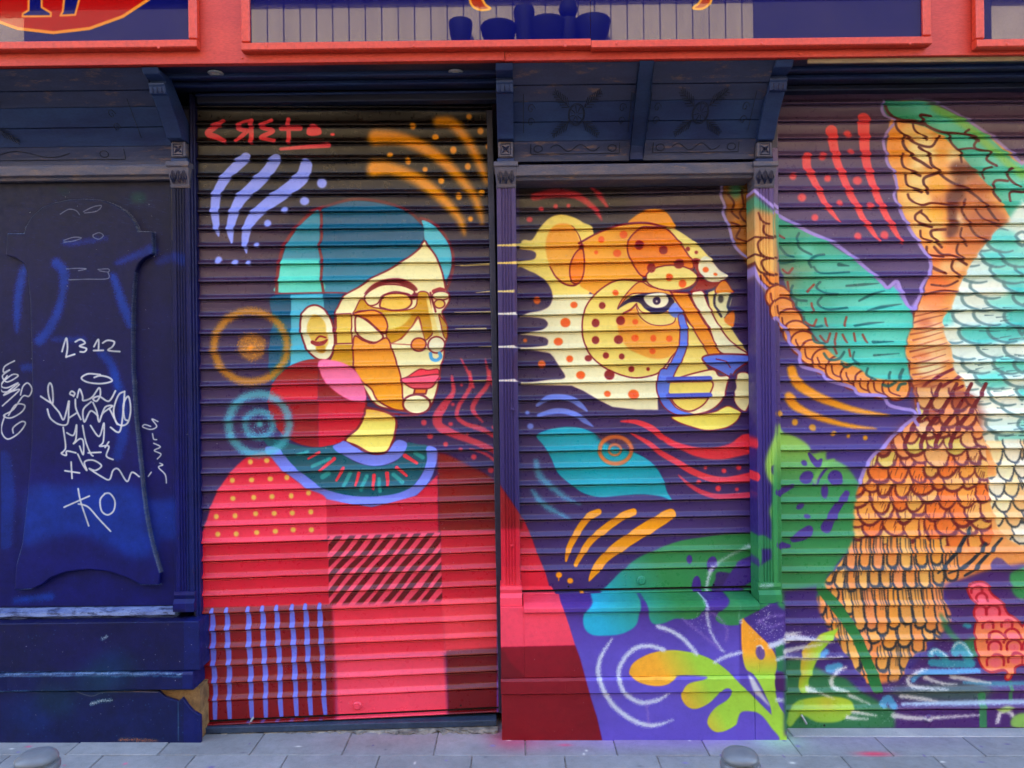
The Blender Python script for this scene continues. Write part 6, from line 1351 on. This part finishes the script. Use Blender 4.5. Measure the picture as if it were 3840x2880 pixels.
gboard('plinth_board', xp, xb1, D_BASE - .003, 3.8, zm0 - .001, PM['base'], bay)

for x_, y_ in [(267, 1430), (272, 300)]:
    q_ = P(*NP('K', x_, y_), D_PIL); lathe('bolt_head', [(.009, 0), (.008, -.005), (.003, -.007)], (q_.x, D_PIL, q_.z), PM['pil'], bay, 12, 'Y')
# left door bay
door = empty('panelled_door_bay', (PX(200, 2700, D_LBASE), D_LBASE, ground(-2.1)), 'navy wooden door panel with white marker tags beside the left shutter', 'door panel')
plx0, plx1 = PX(648, 1200, D_PIL), PX(716, 1200, D_PIL)
zdoor = PZ(300, 2275, D_PANEL)
lp = pilaster(door, 680, PZ(680, 2290, D_PIL), PM['pan'], plx0, plx1)
cove(door, -3.15, plx0 + .008, [], 2)
zl0, zl1 = PZ(300, 672, 3.57), PZ(300, 618, 3.57)
extr_x('ledge', [(3.75, zl0), (3.590, zl0), (3.584, zl0 + .012), (3.566, zl0 + .018), (3.560, zl1 - .012), (3.566, zl1 - .002), (3.62, zl1 + .008), (3.75, zl1 + .008)], -3.15, plx0 - .001, M['ledge'], door, .002)
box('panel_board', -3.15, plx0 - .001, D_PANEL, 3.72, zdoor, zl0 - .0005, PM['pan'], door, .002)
box('panel_stile', PX(646, 1200, D_PANEL) - .002, plx0 - .002, D_PANEL - .010, D_PANEL - .0005, zdoor + .001, zl0 - .002, PM['pan'], door, .003)
out = [('E', x, y) for x, y in [(90, 395), (230, 395), (240, 350), (290, 260), (380, 180), (490, 140), (600, 118), (740, 112), (860, 120), (960, 150), (1060, 210), (1130, 290), (1170, 378), (1285, 378), (1290, 565), (1220, 600), (1170, 650), (1145, 720), (1130, 850), (1120, 1100), (1120, 1400)]]
out += [('I', x, y) for x, y in [(1130, 100), (1140, 300), (1170, 600), (1200, 900), (1230, 1150), (1280, 1400), (1350, 1640)]]
out += [('M', x, y) for x, y in [(1340, 130), (1190, 130), (1080, 70), (930, 20), (760, 0), (580, 20), (450, 70), (370, 130), (290, 165), (150, 170)]]
out += [('I', x, y) for x, y in [(165, 1580), (215, 1400), (260, 1000), (290, 600), (300, 200)]] + [('E', x, y) for x, y in [(290, 1300), (280, 950), (260, 740), (230, 650), (160, 600), (80, 580)]]
ol = [px_outline(T, [(x, y)], D_PANEL)[0] for T, x, y in out]
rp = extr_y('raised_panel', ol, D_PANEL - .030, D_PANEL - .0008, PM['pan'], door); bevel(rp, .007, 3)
zlb = PZ(300, 2290, D_LBASE)
xl1 = PX(752, 2450, D_LBASE)
wavy('door_sill', -3.15, plx0 - .006, [(3.72, zdoor - .045), (D_PANEL - .03, zdoor - .045), (D_PANEL - .045, zdoor - .030), (D_PANEL - .04, zdoor - .016), (D_PANEL - .012, zdoor - .002), (3.72, zdoor - .002)], M['wornblue'], door, .0016, 5)
zb1, zb0 = PZ(300, 2520, D_LBASE), PZ(300, 2588, D_LBASE)
box('base_panel', -3.15, xl1 - .006, D_LBASE, 3.70, zb1 + .001, zdoor - .046, PM['lbase'], door, .003)
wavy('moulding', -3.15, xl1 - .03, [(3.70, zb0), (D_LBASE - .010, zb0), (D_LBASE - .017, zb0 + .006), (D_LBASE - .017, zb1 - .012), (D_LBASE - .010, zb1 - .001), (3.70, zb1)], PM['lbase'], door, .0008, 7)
# bottom board with its broken corner and the bare plaster behind
oc = [(x, y) for x, y in [(-1300, 1024), (1320, 1024), (1370, 1070), (1480, 1106), (1515, 1075), (1560, 1140), (1600, 1185), (1665, 1225), (1668, 1430), (-1300, 1460)]]
po = px_outline('M', oc, D_LBASE)
po = [(x, (ground(x) - .006) if i >= 8 else z) for i, (x, z) in enumerate(po)]
bb = extr_y('bottom_board', po, D_LBASE - .003, D_LBASE + .016, PM['lbase'], door); bevel(bb, .002)
o = box('bare_plaster', -3.1, xl1 - .012, D_LBASE + .018, 3.69, ground(-3.1) - .02, zb0 - .001, M['rawplaster'], door, 0)
# jambs beside the left shutter
def jamb(name, u0, u1, d0, d1, parent, mat, zt=Z_SOF - .002):
    x0, x1 = PX(u0, 1400, d0), PX(u1, 1400, d0)
    return box(name, x0, x1, d0, d1, ground(x0) - .004, zt, mat, parent, .004)
jamb('jamb', 720, 730, 3.592, 3.74, door, PM['pan'])
jamb('jamb', 731, 741, 3.606, 3.74, door, PM['pan'])
# steel threshold and crumbled mortar under the left shutter, and a step under the right one
fr = t1[1]
a = P(780, 2739, 3.60); b_ = P(1862, 2709, 3.66)
v = []
for p_, yy in ((a, 3.595), (b_, 3.655)):
    for y, z in ((yy, p_.z - .015), (yy, p_.z + .013), (yy + .14, p_.z + .015), (yy + .14, p_.z - .015)): v.append((p_.x if p_ is b_ else PX(752, 2714, 3.6), y, z))
o = mesh('threshold_bar', v, [(0, 1, 5, 4), (1, 2, 6, 5), (2, 3, 7, 6), (3, 0, 4, 7), (0, 3, 2, 1), (4, 5, 6, 7)], M['sill'], bld); fixn(o); bevel(o, .002)
v, f = [], []
r = random.Random(5); n = 60
for i in range(n + 1):
    x = v0x = PX(752, 2714, 3.6) + (PX(1866, 2690, 3.62) - PX(752, 2714, 3.6)) * i / n
    top = a.z + (b_.z - a.z) * i / n - .015
    for y, z in ((3.60 + r.uniform(-.012, .03), ground(x) - .004), (3.604 + r.uniform(-.006, .03), ground(x) + (top - ground(x)) * r.uniform(.3, .6)), (3.61 + r.uniform(0, .035), top - r.uniform(.0, .006)), (3.8, top)): v.append((x, y, z))
for i in range(n):
    for k in range(3): f.append((i * 4 + k, i * 4 + k + 1, (i + 1) * 4 + k + 1, (i + 1) * 4 + k))
o = mesh('mortar_bed', v, f, M['mortar'], bld); fixn(o)
x0, x1 = PX(2962, 2740, 3.62), 2.95
v = [(x, y, z) for x in (x0, x1) for y, z in ((3.58, ground(x) - .004), (3.58, ground(x) + .004), (3.80, ground(x) + .005), (3.80, ground(x) - .01))]
o = mesh('threshold_step', v, [(0, 1, 5, 4), (1, 2, 6, 5), (2, 3, 7, 6), (3, 0, 4, 7), (0, 3, 2, 1), (4, 5, 6, 7)], M['slab'], bld); fixn(o); bevel(o, .004)
# closing pier on the far right, outside the photograph's frame
box('end_pier', 2.9, 3.6, 3.56, 3.85, -.1, Z_SOF - .002, M['navy'], bld, .004)

# ------------------------------------------------------------------ bollards
def bollard(u, v, wpx, label):
    h = .84
    k = P(u, v + 8, 1.0).z - CAMZ
    dd = (h - CAMZ) / k
    p = P(u, v, dd); gz = ground(p.x)
    r = wpx / FPX * dd / 2
    t = empty('bollard', (p.x, dd, gz), label, 'bollard', 'grey bollards at the kerb')
    top = h - gz
    lathe('post', [(r * 1.1, -.05), (r * 1.1, .02), (r * .82, .03), (r * .80, top - .10), (r * .80, top - .075)], (p.x, dd, gz), M['bollard'], t, 28)
    lathe('cap', [(r * .80, top - .0745), (r * .84, top - .070), (r * .90, top - .062), (r * .90, top - .052), (r * .86, top - .048), (r * .97, top - .044), (r * 1.0, top - .038), (r * .99, top - .031), (r * .95, top - .027), (r * .84, top - .0255), (r * .84, top - .0225), (r * .91, top - .020), (r * .92, top - .017), (r * .88, top - .012), (r * .76, top - .0068), (r * .58, top - .0032), (r * .38, top - .0012), (r * .18, top - .0003), (r * .05, top)], (p.x, dd, gz), M['bollard'], t, 44)
bollard(137, 2808, 160, 'grey domed bollard at the foot of the navy door panel')
bollard(2775, 2801, 150, 'grey domed bollard in front of the purple painted base')

# ------------------------------------------------------------------ building across the street (behind the camera; the sign panels mirror it)
opp = empty('boarded_building', (0, -4.0, 0), 'beige boarded building across the street, mirrored in the glossy sign', 'building')
YF = -3.9
box('wall', -14, 14, YF - 3, YF - .06, -.3, 6.89, M['plaster'], opp, 0)
box('board_backing', -3.46, 3.3, YF - .058, YF - .03, 4.6, 6.88, M['shade'], opp, 0)
x = -3.45; i = 0
while x < 3.2:
    box('wall_board', x + .007, x + .213, YF - .029, YF - .004 + (i % 2) * .004, 4.6, 6.87, M['board'], opp, .003); x += .22; i += 1
box('eave', -14, 14, YF - 3, YF + .2, 6.9, 7.05, M['shade'], opp, .01)
box('dark_shutter', 3.3, 6.5, YF - .028, YF + .01, 5.0, 6.88, M['shade'], opp, .01); box('dark_shutter', -6.5, -3.5, YF - .028, YF + .01, 5.0, 6.88, M['shade'], opp, .01)
box('ledge', -3.6, 3.4, YF - .002, YF + .36, 6.02, 6.10, M['plaster'], opp, .01)
for i, (xx, rr, hh, knob) in enumerate([(-.62, .16, .34, 0), (-.12, .24, .28, 0), (.22, .14, .50, 0), (.52, .26, .32, 0), (.80, .13, .34, 1), (1.12, .24, .34, 0)]):
    prof = [(rr * .62, 0), (rr * .9, hh * .5), (rr, hh * .92), (rr * .94, hh), (rr * .5, hh)]
    t = empty('flower_pot', (xx, YF + .19, 6.101), ['small', 'wide', 'tall narrow', 'widest round', 'ball topped', 'last broad'][i] + ' dark pot on the ledge across the street', 'pot', 'pots on the ledge opposite')
    lathe('bowl', prof, (xx, YF + .19, 6.101), M['pot'], t, 18)
    if knob: lathe('ball', [(.02, hh), (.10, hh + .05), (.13, hh + .14), (.10, hh + .22), (.02, hh + .26)], (xx, YF + .19, 6.102), M['pot'], t, 16)
